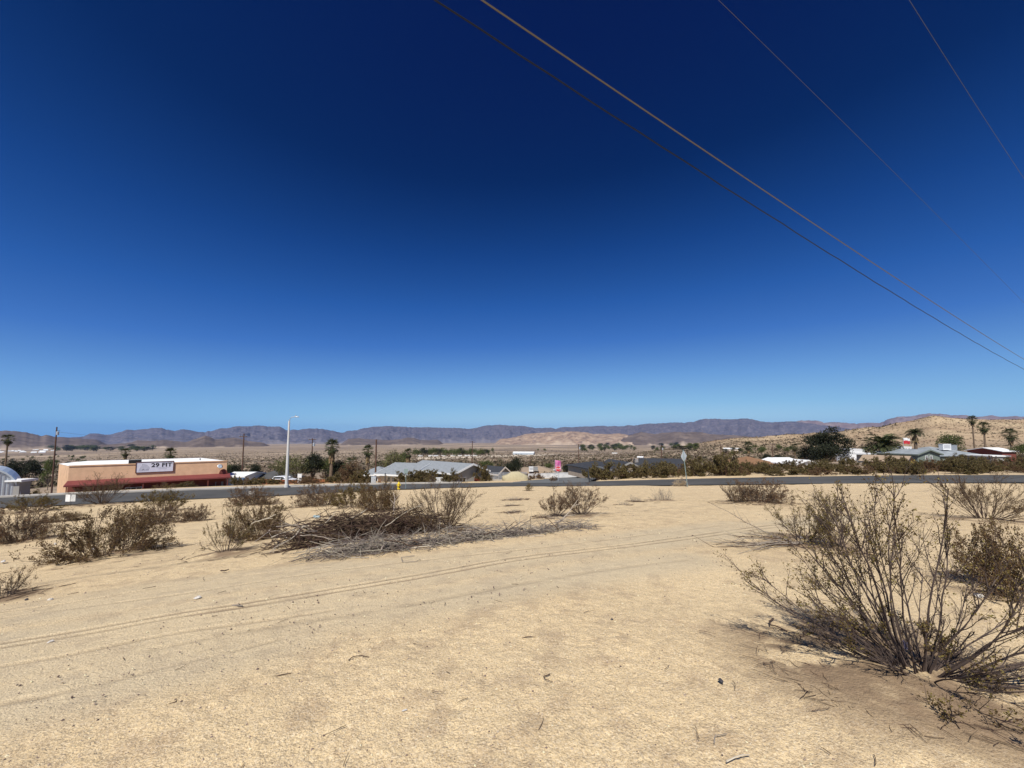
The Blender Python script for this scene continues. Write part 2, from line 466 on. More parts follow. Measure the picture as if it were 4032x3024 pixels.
M_wood = mat('creosoted_wood', (0.12, 0.065, 0.045), 0.9, var=0.35, scale=5)
M_fence = mat('orange_fence_board', (0.30, 0.115, 0.045), 0.9, var=0.25, scale=2, obj_var=0.25)
M_black = mat('black', (0.015, 0.015, 0.015), 0.6)
M_dark = mat('dark_metal', (0.05, 0.05, 0.052), 0.6)
M_yellow = mat('hydrant_yellow', (0.75, 0.55, 0.03), 0.5, var=0.12, scale=6)
M_stop = mat('stop_red', (0.60, 0.02, 0.03), 0.45)
M_pink = mat('magenta_banner', (0.50, 0.07, 0.25), 0.7, col2=(0.55, 0.24, 0.36), scale=2.5)
M_signgreen = mat('sign_back_grey', (0.20, 0.26, 0.25), 0.5)
M_bark = mat('grey_bark', (0.16, 0.125, 0.095), 0.95, var=0.3, scale=6)
M_palmtrunk = mat('palm_trunk', (0.19, 0.135, 0.09), 0.95, var=0.4, scale=5)
M_frond = mat('palm_frond', (0.055, 0.062, 0.022), 0.7, obj_var=0.35, trans=0.15)
M_deadfrond = mat('dead_frond', (0.20, 0.135, 0.07), 0.9, island=0.35)
M_leaf_dark = mat('dark_foliage', (0.028, 0.032, 0.016), 0.8, island=0.45, trans=0.15)
M_leaf_green = mat('green_foliage', (0.085, 0.10, 0.03), 0.8, island=0.4, trans=0.2)
M_leaf_pale = mat('pale_foliage', (0.13, 0.125, 0.05), 0.8, island=0.4, trans=0.2)
M_leaf_creo = mat('creosote_leaf', (0.150, 0.104, 0.030), 0.7, island=0.45, trans=0.25)
M_leaf_olive = mat('olive_leaf', (0.135, 0.082, 0.034), 0.75, island=0.45, trans=0.2)
M_leaf_belt = mat('belt_leaf', (0.145, 0.108, 0.045), 0.8, island=0.5, trans=0.25)
M_leaf_dry = mat('dry_leaf', (0.15, 0.088, 0.046), 0.85, island=0.4, trans=0.2)
M_stem_creo = mat('creosote_stem', (0.085, 0.06, 0.05), 0.9, island=0.35, var=0.3, scale=14)
M_stem_grey = mat('grey_stem', (0.13, 0.10, 0.082), 0.9, island=0.4, var=0.25, scale=14)
M_stem_brown = mat('brown_stem', (0.11, 0.074, 0.055), 0.9, island=0.4, var=0.25, scale=14)
M_stem_pale = mat('straw_stem', (0.40, 0.31, 0.20), 0.9, island=0.3)
M_dead = mat('dead_wood_dark', (0.098, 0.060, 0.040), 0.9, island=0.5, var=0.3, scale=9)
M_deadgrey = mat('dead_wood_grey', (0.27, 0.225, 0.185), 0.9, island=0.6, var=0.3, scale=9)
M_deadpale = mat('dead_wood_pale', (0.45, 0.38, 0.30), 0.9, obj_var=0.3, var=0.3, scale=9)
M_stone = mat('pebble', (0.40, 0.32, 0.235), 0.9, island=0.75)
M_darkstone = mat('dark_stone', (0.06, 0.055, 0.06), 0.8, var=0.3)
M_litter = mat('white_litter', (0.60, 0.56, 0.50), 0.7, var=0.15, scale=20)

# ------------------------------------------------------------------ ground sheet
BUSH_MOUNDS = []     # filled before the sheet is made: (x, y, radius, height)
def build_ground():
    fine = np.linspace(-58.5, 58.5, 480)
    left = np.concatenate([np.arange(-180, -62, 4.0), [-61, -60, -59.2]])
    azs = np.radians(np.concatenate([left, fine, -left[::-1]]))
    rs = np.concatenate([np.exp(np.arange(math.log(0.35), math.log(1.3), 0.06)), np.exp(np.arange(math.log(1.3), math.log(3.2), 0.0085)), np.exp(np.arange(math.log(3.2), math.log(11), 0.0030)), np.exp(np.arange(math.log(11), math.log(17), 0.0050)), np.exp(np.arange(math.log(17), math.log(66), 0.0115)),
                         np.exp(np.arange(math.log(66), math.log(1600), 0.022)), np.exp(np.arange(math.log(1600), math.log(34000), 0.06))])
    A, Rr = np.meshgrid(azs, rs)
    X = np.sin(A) * Rr; Y = np.cos(A) * Rr
    Z = base_g(X, Y)
    near = 1 - sstep(40, 75, Rr)
    d1 = dist_line(X, Y, ROAD); d2 = np.where(Rr < 140, dist_line(X, Y, SIDE), 1e9)
    road = np.maximum(1 - sstep(ROAD_W + 0.1, ROAD_W + 0.7, d1), 1 - sstep(SIDE_W + 0.1, SIDE_W + 0.7, d2))
    rel = (fbm(X / 2.2, Y / 2.2, 1) - 0.5) * 0.12 + (fbm(X / 0.42, Y / 0.42, 2, 3) - 0.5) * 0.020 * (1 - sstep(15, 30, Rr))
    dim = fbm(X / 0.16, Y / 0.16, 3, 3)
    rel += (dim - 0.5) * 0.014 * (1 - sstep(6, 14, Rr))
    rel += (vnoise(X / 0.045, Y / 0.045, 9) - 0.5) * 0.010 * (1 - sstep(3, 6, Rr))
    lane = np.zeros_like(X); trk = np.zeros_like(X)
    sub = (Rr < 40) & (np.abs(A) < R(62))
    xs, ys = X[sub], Y[sub]
    tr = np.zeros_like(xs); dz = np.zeros_like(xs); tl = np.zeros_like(xs)
    for Lw, w, dep, c in TRW:
        dd = dist_sm(xs, ys, Lw)
        ww = w * (0.9 + 0.5 * vnoise(xs / 0.5, ys / 0.5, 4)); br = 0.35 + 0.65 * sstep(0.2, 0.6, fbm(xs / 0.5, ys / 0.5, 8, 3))
        core = np.exp(-(dd / ww) ** 4) * br
        dz -= np.exp(-(dd / ww) ** 2) * dep * 0.6 * br
        dz += np.exp(-((dd - 2.2 * ww) / (ww)) ** 2) * dep * 0.15 * br
        tr = np.maximum(tr, core * c)
        tl = np.maximum(tl, 1 - sstep(0.15, 0.75, dd))
    rel_s = rel[sub]
    rel[sub] = rel_s * (1 - 0.75 * tl) + dz
    trk[sub] = np.clip(tr, 0, 1); lane[sub] = tl * (0.5 + 0.5 * vnoise(xs / 1.3, ys / 1.3, 6))
    rel *= near * (1 - road)
    litter_shade = np.zeros_like(X)  # litter tone round each bush, doubling as painted shadow on the sand
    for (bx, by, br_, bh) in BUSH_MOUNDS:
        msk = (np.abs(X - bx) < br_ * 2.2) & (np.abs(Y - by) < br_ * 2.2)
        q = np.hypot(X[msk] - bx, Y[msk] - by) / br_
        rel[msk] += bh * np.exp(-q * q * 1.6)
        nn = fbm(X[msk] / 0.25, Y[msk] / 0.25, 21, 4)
        litter_shade[msk] = np.maximum(litter_shade[msk], np.clip((1.3 - q) * 1.6, 0, 1) * sstep(0.30, 0.56, nn))
    # sandy windrow beside the road and a berm where the lot meets it
    Z = Z + rel - 0.16 * road
    nr, nc = X.shape
    V = np.stack([X, Y, Z], -1).reshape(-1, 3)
    idx = np.arange(nr * nc).reshape(nr, nc)
    a = idx[:-1, :]; b = np.roll(idx, -1, axis=1)[:-1, :]; c = np.roll(idx, -1, axis=1)[1:, :]; d = idx[1:, :]
    Fq = np.stack([a, b, c, d], -1).reshape(-1, 4)[:, ::-1]
    me = bpy.data.meshes.new('ground')
    nv = len(V) + 1; V = np.vstack([V, [[0, 0, 0]]])
    fan = np.stack([idx[0], np.roll(idx[0], -1), np.full(nc, nv - 1)], -1)[:, ::-1]
    fan = fan[:, [0, 2, 1]] if False else fan
    loops = np.concatenate([Fq.ravel(), fan.ravel()])
    starts = np.concatenate([np.arange(len(Fq)) * 4, len(Fq) * 4 + np.arange(len(fan)) * 3])
    me.vertices.add(nv); me.vertices.foreach_set('co', V.ravel())
    me.loops.add(len(loops)); me.loops.foreach_set('vertex_index', loops.astype(np.int32))
    me.polygons.add(len(starts)); me.polygons.foreach_set('loop_start', starts.astype(np.int32))
    me.update(calc_edges=True); me.validate()
    me.polygons.foreach_set('use_smooth', np.ones(len(me.polygons), dtype=bool))
    at_ = me.color_attributes.new('track', 'FLOAT_COLOR', 'POINT')
    col = np.zeros((nv, 4), np.float32); col[:-1, 0] = trk.ravel(); col[:-1, 1] = lane.ravel(); col[:-1, 2] = litter_shade.ravel(); col[:, 3] = 1
    at_.data.foreach_set('color', col.ravel())
    o = bpy.data.objects.new('ground', me); COL.objects.link(o)
    me.materials.append(ground_material())
    tag(o, kind='structure')
    return o

def strip(name, L, off0, off1, lift0, lift1, m, t0=0.0, t1=1.0, thick=None, kind='structure'):
    """a ribbon draped along a line between two side offsets"""
    n = len(L); k0, k1 = int(t0 * (n - 1)), int(t1 * (n - 1))
    V = []; F = []
    T = np.gradient(L, axis=0); T /= np.linalg.norm(T, axis=1)[:, None]
    Nn = np.stack([-T[:, 1], T[:, 0]], 1)
    cols = 7
    for k in range(k0, k1 + 1):
        for c in range(cols):
            s = off0 + (off1 - off0) * c / (cols - 1)
            if c in (0, cols - 1) and name in ('road', 'side_street'): s = s + float(fbm(np.array([k * 0.9]), np.array([c * 7.7]), 61, 3)[0] - 0.62) * 0.9 * (1 if c else -1)
            p = L[k] + Nn[k] * s
            V.append((p[0], p[1], gz(p[0], p[1]) + lift0 + (lift1 - lift0) * c / (cols - 1)))
        if k > k0:
            q = (k - k0) * cols
            for c in range(cols - 1):
                F.append((q - cols + c, q - cols + c + 1, q + c + 1, q + c))
    if thick:
        # side skirts make it a real step
        nrow = k1 - k0 + 1
        for c in (0, cols - 1):
            base = len(V)
            for r_ in range(nrow):
                x, y, z = V[r_ * cols + c]; V.append((x, y, z - thick))
            for r_ in range(nrow - 1):
                F.append((r_ * cols + c, (r_ + 1) * cols + c, base + r_ + 1, base + r_))
    o = mesh_obj(name, V, F, m)
    if kind: tag(o, kind=kind)
    return o

# ------------------------------------------------------------------ mountains and hills
def mountain_material(name, c1, c2, c3, s1, s2, sand=0.0, sandcol=(0.52, 0.41, 0.30)):
    m = bpy.data.materials.new(name); m.use_nodes = True
    nt = m.node_tree; N = nt.nodes; L = nt.links
    b = N['Principled BSDF']; b.inputs['Roughness'].default_value = 1.0; b.inputs['Specular IOR Level'].default_value = 0.0
    geo = N.new('ShaderNodeNewGeometry')
    def noise(sc_, d=6):
        n = N.new('ShaderNodeTexNoise'); n.inputs['Scale'].default_value = sc_; n.inputs['Detail'].default_value = d; n.inputs['Roughness'].default_value = 0.62
        L.new(geo.outputs['Position'], n.inputs['Vector']); return n.outputs[0]
    def mr(s, a, b_):
        n = N.new('ShaderNodeMapRange'); n.inputs[1].default_value = a; n.inputs[2].default_value = b_; L.new(s, n.inputs[0]); return n.outputs[0]
    def mix(f, a, b_):
        n = N.new('ShaderNodeMix'); n.data_type = 'RGBA'; L.new(f, n.inputs[0])
        for k, v in ((6, a), (7, b_)):
            if isinstance(v, tuple): n.inputs[k].default_value = (*v, 1)
            else: L.new(v, n.inputs[k])
        return n.outputs[2]
    c = mix(mr(noise(s1), 0.35, 0.65), c1, c2)
    c = mix(mr(noise(s2), 0.5, 0.7), c, c3)
    if sand > 0:
        at_ = N.new('ShaderNodeAttribute'); at_.attribute_name = 'apron'
        c = mix(at_.outputs['Fac'], c, sandcol)
    L.new(c, b.inputs['Base Color'])
    return m
def ridge(name, sky_px, r_ridge, r_front, r_back, m, seed, rav=0.35, step=0.10, extend=0.0, foot=0.0, sand=0.0, jit=0.0009, ravk=90, ap0=0.05):
    pts = [azt(*p) for p in sky_px]
    A0 = np.array([p[0] for p in pts]); T0 = np.array([p[1] for p in pts])
    a0, a1 = A0[0] - R(extend), A0[-1] + R(extend)
    azs = np.arange(a0, a1 + 1e-6, R(step))
    te = np.interp(azs, A0, T0)
    te = te + (fbm(azs * 220, azs * 0 + 3.3, seed, 4) - 0.5) * jit * 2 + (0.30 - np.abs(fbm(azs * 95, azs * 0 + 1.7, seed + 1, 5) - 0.5) * 2) * jit * 2.2
    nf, nb = 30, 8
    ts = np.concatenate([np.linspace(0, 1, nf), 1 + np.linspace(0, 1, nb + 1)[1:]])
    rr = r_ridge * (1 + 0.12 * (fbm(azs * 9, azs * 0, seed + 5, 3) - 0.5))
    V = []; ap = []
    edge = np.ones_like(azs)
    if extend == 0:
        w = min(R(1.6), (a1 - a0) * 0.2)
        edge = sstep(a0, a0 + w, azs) * (1 - sstep(a1 - w, a1, azs))
    for t in ts:
        if t <= 1:
            r = r_front + (rr - r_front) * t
            s = t ** 1.25
        else:
            r = rr + (r_back - rr) * (t - 1); s = 1 - (t - 1) * 0.9
        zs = CAMZ + te * rr
        X = np.sin(azs) * r; Y = np.cos(azs) * r
        zb = base_g(np.sin(azs) * rr, np.cos(azs) * rr) - foot
        z = zb + np.maximum(zs - zb, 2.0) * s
        env = 4 * t * (1 - t) if t <= 1 else 0
        if t <= 1:
            sc1 = r_ridge * 0.075
            wx = (fbm(X / sc1 * 0.7, Y / sc1 * 0.7, seed + 9, 3) - 0.5) * 1.6
            rv = 1 - np.abs(fbm(X / sc1 + wx, Y / (sc1 * 1.7) + wx, seed + 2, 4) - 0.5) * 2.6
            rv2 = 1 - np.abs(fbm(X / sc1 * 3.3 + wx, Y / sc1 * 2.2, seed + 3, 4) - 0.5) * 2.6
            z = z + (zs - zb) * rav * env * ((rv - 0.62) * 0.75 + (rv2 - 0.62) * 0.35)
        z = np.where(edge < 1, zb - 20 + (z - zb + 20) * edge, z)
        z = np.minimum(z, CAMZ + te * r * 0.999) if t < 1 else z
        apr = sand * (1 - sstep(ap0, ap0 + 0.28, t + (fbm(azs * 60, azs * 0 + t * 2, seed + 31, 4) - 0.5) * 0.5)) if sand else azs * 0
        V.append(np.stack([X, Y, z], 1)); ap.append(apr if t <= 1 else azs * 0)
    n = len(azs)
    V = np.concatenate(V); ap = np.concatenate(ap)
    F = [(k * n + i, k * n + i + 1, (k + 1) * n + i + 1, (k + 1) * n + i) for k in range(len(ts) - 1) for i in range(n - 1)]
    o = mesh_obj(name, V, F, m, smooth=True)
    if sand:
        at_ = o.data.attributes.new('apron', 'FLOAT', 'POINT'); at_.data.foreach_set('value', ap.astype(np.float32))
    tag(o, kind='structure')
    return o
def cp(x0, pts):
    return [(x0 + x * 0.27125, 1600 + y * 0.27125) for x, y in pts]
SKYLINE = (cp(0, [(-1500, 470), (0, 470), (900, 462), (1100, 448), (1210, 440), (1310, 395), (1450, 398), (1600, 410), (1750, 375), (1830, 345)])
  + cp(500, [(60, 340), (100, 350), (270, 325), (420, 312), (510, 315), (560, 335), (670, 358), (820, 330), (900, 345), (1010, 368), (1140, 375), (1170, 360), (1220, 365), (1350, 320), (1460, 318), (1600, 290), (1750, 290)])
  + cp(1000, [(20, 278), (120, 280), (200, 295), (380, 295), (490, 350), (560, 340), (650, 345), (720, 330), (900, 320), (1000, 330), (1100, 350), (1220, 370), (1280, 380), (1380, 355), (1500, 345), (1600, 315), (1720, 300), (1840, 292)])
  + cp(1500, [(40, 288), (100, 288), (280, 295), (450, 305), (700, 305), (950, 312), (1080, 315), (1200, 322), (1290, 328), (1400, 310), (1520, 280), (1720, 268), (1840, 278)])
  + cp(2000, [(60, 282), (210, 285), (300, 295), (400, 318), (500, 315), (620, 312), (700, 328), (780, 300), (920, 302), (1040, 298), (1150, 292), (1200, 295), (1280, 285), (1400, 285), (1450, 292), (1530, 287), (1630, 292), (1750, 275), (1840, 278)])
  + cp(2500, [(100, 262), (250, 248), (400, 245), (600, 235), (700, 238), (850, 225), (980, 185), (1150, 182), (1350, 190), (1500, 183), (1640, 178), (1750, 200), (1840, 218)])
  + cp(3000, [(60, 225), (150, 233), (300, 222), (480, 222), (800, 262), (1200, 315), (1500, 360), (1900, 400)]))
SKY2 = (cp(3000, [(-200, 330), (200, 300), (480, 225), (540, 205), (700, 207), (820, 210), (900, 240), (1050, 232), (1250, 240), (1370, 255), (1450, 243), (1600, 245)])
  + cp(3432, [(0, 240), (110, 245), (250, 185), (400, 150), (560, 150), (700, 120), (850, 100), (1000, 110), (1150, 130), (1350, 125), (1550, 160), (1650, 140), (1750, 125), (1850, 150), (1950, 155), (2100, 140), (2212, 145), (2700, 150), (3600, 180)]))

# ------------------------------------------------------------------ vegetation generators
class Tubes:
    def __init__(s): s.V = []; s.F = []
    def path(s, P, r0, r1, sides=3):
        n0 = len(s.V); n = len(P)
        for k in range(n):
            a = P[max(k - 1, 0)]; b = P[min(k + 1, n - 1)]
            dx, dy, dz = b[0] - a[0], b[1] - a[1], b[2] - a[2]
            l = math.sqrt(dx * dx + dy * dy + dz * dz) or 1e-6
            dx /= l; dy /= l; dz /= l
            if abs(dz) < 0.9: ux, uy, uz = dy, -dx, 0.0
            else: ux, uy, uz = 0.0, dz, -dy
            l = math.sqrt(ux * ux + uy * uy + uz * uz) or 1e-6
            ux /= l; uy /= l; uz /= l
            wx, wy, wz = dy * uz - dz * uy, dz * ux - dx * uz, dx * uy - dy * ux
            r = r0 + (r1 - r0) * k / max(n - 1, 1)
            p = P[k]
            for q in range(sides):
                t = 6.2832 * q / sides; c, sn = math.cos(t) * r, math.sin(t) * r
                s.V.append((p[0] + ux * c + wx * sn, p[1] + uy * c + wy * sn, p[2] + uz * c + wz * sn))
        for k in range(n - 1):
            for q in range(sides):
                q2 = (q + 1) % sides
                s.F.append((n0 + k * sides + q, n0 + k * sides + q2, n0 + (k + 1) * sides + q2, n0 + (k + 1) * sides + q))
        if sides >= 3:
            s.F.append(tuple(n0 + (n - 1) * sides + q for q in range(sides)))
    def leaf(s, p, d, u, L, W):
        """a small folded diamond leaf"""
        n0 = len(s.V)
        s.V += [p, (p[0] + d[0] * L * .5 + u[0] * W, p[1] + d[1] * L * .5 + u[1] * W, p[2] + d[2] * L * .5 + u[2] * W),
                (p[0] + d[0] * L, p[1] + d[1] * L, p[2] + d[2] * L),
                (p[0] + d[0] * L * .5 - u[0] * W, p[1] + d[1] * L * .5 - u[1] * W, p[2] + d[2] * L * .5 - u[2] * W)]
        s.F.append((n0, n0 + 1, n0 + 2, n0 + 3))
def rv(rng):
    z = rng.uniform(-1, 1); t = rng.uniform(0, 6.2832); k = math.sqrt(1 - z * z)
    return (k * math.cos(t), k * math.sin(t), z)
def norm(v):
    l = math.sqrt(v[0] ** 2 + v[1] ** 2 + v[2] ** 2) or 1e-6
    return (v[0] / l, v[1] / l, v[2] / l)
def grow(rng, p, d, L, n, wob, up):
    P = [p]
    for k in range(n):
        w = rv(rng)
        d = norm((d[0] + w[0] * wob, d[1] + w[1] * wob, d[2] + w[2] * wob + up))
        p = (p[0] + d[0] * L / n, p[1] + d[1] * L / n, p[2] + d[2] * L / n)
        P.append(p)
    return P
def along(P, t):
    f = t * (len(P) - 1); k = min(int(f), len(P) - 2); u = f - k
    a, b = P[k], P[k + 1]
    return (a[0] + (b[0] - a[0]) * u, a[1] + (b[1] - a[1]) * u, a[2] + (b[2] - a[2]) * u), norm((b[0] - a[0], b[1] - a[1], b[2] - a[2]))
def bush_geo(seed, H, Rad, stems=26, l1=5, l2=4, leaves=8, leaf=0.012, r0=0.009, amax=60, amin=4, up=0.10, wob=0.16, base=0.10,
             leaf_from=0.35, bare=0.0, per_stem=False, l1_from=0.3, az_range=None):
    """multi-stemmed desert shrub: returns stems (one Tubes, or a list of Tubes) and leaves (Tubes)"""
    rng = random.Random(seed)
    ST = []; LV = Tubes(); one = Tubes()
    for s in range(stems):
        tb = Tubes() if per_stem else one
        if per_stem: ST.append(tb)
        az = rng.uniform(0, 6.2832) if az_range is None else rng.uniform(*az_range)
        a = R(amin + (amax - amin) * rng.random() ** 0.75)
        ext = 1.0 / math.sqrt((math.sin(a) / Rad) ** 2 + (math.cos(a) / H) ** 2)
        L = ext * rng.uniform(0.72, 1.08)
        a0 = a * 1.12
        d = (math.sin(a0) * math.cos(az), math.sin(a0) * math.sin(az), math.cos(a0))
        b = base * math.sqrt(rng.random()) * Rad
        p = (math.cos(az) * b, math.sin(az) * b, -0.03)
        P = grow(rng, p, d, L, 8, wob, up * 0.6)
        rr = r0 * rng.uniform(0.6, 1.25)
        tb.path(P, rr, rr * 0.35, 5 if per_stem else 4)
        nude = rng.random() < bare
        for q in range(l1):
            t = rng.uniform(l1_from, 0.98)
            p1, d1 = along(P, t)
            w = rv(rng)
            d1 = norm((d1[0] + w[0] * 0.75, d1[1] + w[1] * 0.75, d1[2] + w[2] * 0.6 + 0.12))
            L1 = L * rng.uniform(0.16, 0.40) * (1.15 - 0.6 * t)
            P1 = grow(rng, p1, d1, L1, 5, wob * 1.2, up)
            tb.path(P1, rr * 0.5, rr * 0.18, 3)
            for q2 in range(l2):
                t2 = rng.uniform(0.2, 1.0)
                p2, d2 = along(P1, t2)
                w = rv(rng)
                d2 = norm((d2[0] + w[0] * 0.8, d2[1] + w[1] * 0.8, d2[2] + w[2] * 0.6 + 0.1))
                L2 = L1 * rng.uniform(0.25, 0.6)
                P2 = grow(rng, p2, d2, L2, 3, wob * 1.3, up)
                tb.path(P2, rr * 0.22, rr * 0.10, 3)
                if nude: continue
                for k in range(leaves):
                    tt = rng.uniform(leaf_from, 1.0)
                    p3, d3 = along(P2, tt)
                    w = rv(rng); e = rv(rng)
                    d4 = norm((d3[0] * 0.6 + w[0], d3[1] * 0.6 + w[1], d3[2] * 0.6 + w[2] + 0.25))
                    u4 = norm((d4[1] * e[2] - d4[2] * e[1], d4[2] * e[0] - d4[0] * e[2], d4[0] * e[1] - d4[1] * e[0]))
                    o = leaf * 0.6
                    LV.leaf((p3[0] + w[0] * o, p3[1] + w[1] * o, p3[2] + w[2] * o), d4, u4, leaf * rng.uniform(0.8, 1.6), leaf * rng.uniform(0.3, 0.5))
    return (ST if per_stem else one), LV
def bush_meshes(name, sm, lm, **k):
    st, lv = bush_geo(**k)
    me = bpy.data.meshes.new('stems'); me.from_pydata(st.V, [], st.F); me.update(); me.materials.append(sm)
    le = None
    if lv.F:
        le = bpy.data.meshes.new('leaves'); le.from_pydata(lv.V, [], lv.F); le.update(); le.materials.append(lm)
    return me, le, k['H'], k['Rad']
def place_bush(proto, name, loc, H, Wd, rz, label, group=None, cat='bush', sink=0.0):
    me, le, h0, r0 = proto
    o = empty(name, (loc[0], loc[1], loc[2] - sink), rz, label, cat, group)
    s = (Wd * 0.5 / r0, Wd * 0.5 / r0, H / h0)
    a = link_mesh('stems', me, o, scale=s); tag(a, kind='stuff')
    if le:
        b = link_mesh('leaves', le, o, scale=s); tag(b, kind='stuff')
    return o
def crown_geo(rng, blobs, n, leaf, hollow=0.35, flat=1.0):
    """leaf-clump quads filling a set of ellipsoids (cx, cy, cz, rx, ry, rz)"""
    LV = Tubes()
    vol = [b[3] * b[4] * b[5] for b in blobs]; tot = sum(vol)
    for b, v in zip(blobs, vol):
        m = int(n * v / tot)
        ncl = max(6, m // 14)
        for c in range(ncl):
            w = rv(rng); rad = (hollow + (1 - hollow) * rng.random()) ** 0.6
            cx, cy, cz = b[0] + w[0] * b[3] * rad, b[1] + w[1] * b[4] * rad, b[2] + w[2] * b[5] * rad
            cs = leaf * rng.uniform(1.5, 3.2)
            for k in range(14):
                q = rv(rng); e = rv(rng); d = rv(rng)
                p = (cx + q[0] * cs, cy + q[1] * cs, cz + q[2] * cs * 0.7)
                u = norm((d[1] * e[2] - d[2] * e[1], d[2] * e[0] - d[0] * e[2], d[0] * e[1] - d[1] * e[0]))
                LV.leaf(p, d, u, leaf * rng.uniform(0.7, 1.4), leaf * rng.uniform(0.25, 0.5))
    return LV
def tree_meshes(seed, H, W, trunk_h, lm, n=2200, leaf=0.28, nb=7, sm=None, airy=False):
    rng = random.Random(seed)
    st = Tubes()
    st.path(grow(rng, (0, 0, -0.3), (0, 0, 1), trunk_h + 0.3, 4, 0.08, 0.1), 0.045 * H * 0.55, 0.03 * H * 0.55, 7)
    blobs = []
    for k in range(nb):
        a = 6.2832 * k / nb + rng.uniform(-.4, .4); q = rng.uniform(0.25, 0.62) * W * 0.5
        z = trunk_h + (H - trunk_h) * rng.uniform(0.25, 0.72)
        c = (math.cos(a) * q, math.sin(a) * q, z)
        rr = W * 0.5 * rng.uniform(0.34, 0.52)
        blobs.append((*c, rr, rr, min(rr * rng.uniform(0.7, 1.0), H - z)))
        d = norm((c[0], c[1], c[2] - trunk_h * 0.8))
        st.path(grow(rng, (0, 0, trunk_h * 0.8), d, math.dist(c, (0, 0, trunk_h * .8)), 4, 0.12, 0.02), 0.016 * H, 0.006 * H, 5)
    blobs.append((rng.uniform(-.1, .1) * W, 0, H * 0.78, W * 0.27, W * 0.27, H * 0.2))
    cr = crown_geo(rng, blobs, n, leaf, 0.2 if not airy else 0.0)
    me = bpy.data.meshes.new('trunk'); me.from_pydata(st.V, [], st.F); me.update(); me.materials.append(sm or M_bark)
    le = bpy.data.meshes.new('crown'); le.from_pydata(cr.V, [], cr.F); le.update(); le.materials.append(lm)
    return me, le, H, W
def place_tree(proto, name, loc, H, W, rz, label, group=None, cat='tree'):
    me, le, h0, w0 = proto
    o = empty(name, loc, rz, label, cat, group)
    s = (W / w0, W / w0, H / h0)
    link_mesh('trunk', me, o, scale=s)
    tag(link_mesh('crown', le, o, scale=s), kind='stuff')
    return o

# palms: each frond a part of its own, sharing a few meshes
def fan_frond(seed, L=1.0, fan=0.75, n=15, droop=0.25):
    rng = random.Random(seed); t = Tubes()
    P = [(0, 0, 0), (L * 0.33, 0, L * 0.03), (L * 0.62, 0, -L * 0.02 * droop * 4)]
    t.path(P, 0.018, 0.012, 3)
    c = P[-1]
    for k in range(n):
        a = R(-82 + 164 * k / (n - 1)) + rng.uniform(-.04, .04)
        l = fan * L * (0.62 + 0.38 * math.cos(a * 0.9)) * rng.uniform(0.9, 1.05)
        d = (math.cos(a), math.sin(a), 0)
        w = 0.034 * L
        n0 = len(t.V)
        m = (c[0] + d[0] * l * 0.55, c[1] + d[1] * l * 0.55, c[2] - 0.03 * l + rng.uniform(-.02, .02))
        e = (c[0] + d[0] * l, c[1] + d[1] * l, c[2] - droop * l * rng.uniform(0.7, 1.5))
        t.V += [c, (m[0] - d[1] * w, m[1] + d[0] * w, m[2]), e, (m[0] + d[1] * w, m[1] - d[0] * w, m[2])]
        t.F.append((n0, n0 + 1, n0 + 2, n0 + 3))
    me = bpy.data.meshes.new('frond'); me.from_pydata(t.V, [], t.F); me.update(); me.materials.append(M_frond)
    return me
def feather_frond(seed, L=1.0, n=22):
    rng = random.Random(seed); t = Tubes()
    P = [(L * s * math.cos(0.5 * s * s), 0, L * (0.55 * s - 0.85 * s * s)) for s in np.linspace(0, 1, 9)]
    t.path(P, 0.02, 0.006, 3)
    for k in range(n):
        s = 0.12 + 0.88 * k / (n - 1)
        p, d = along(P, s)
        l = L * 0.30 * math.sin(math.pi * (0.12 + 0.8 * s)) * rng.uniform(0.85, 1.1)
        for sg in (-1, 1):
            dd = norm((d[0] * 0.7, sg * 0.9, d[2] * 0.7 + 0.25))
            t.leaf(p, dd, norm((d[0], 0, d[2])), l, 0.025 * L)
    me = bpy.data.meshes.new('frond'); me.from_pydata(t.V, [], t.F); me.update(); me.materials.append(M_frond)
    return me
FANS = [fan_frond(k, 1.0, 0.60, 12, 0.22 + 0.12 * k) for k in range(3)]
FEATHERS = [feather_frond(k) for k in range(2)]
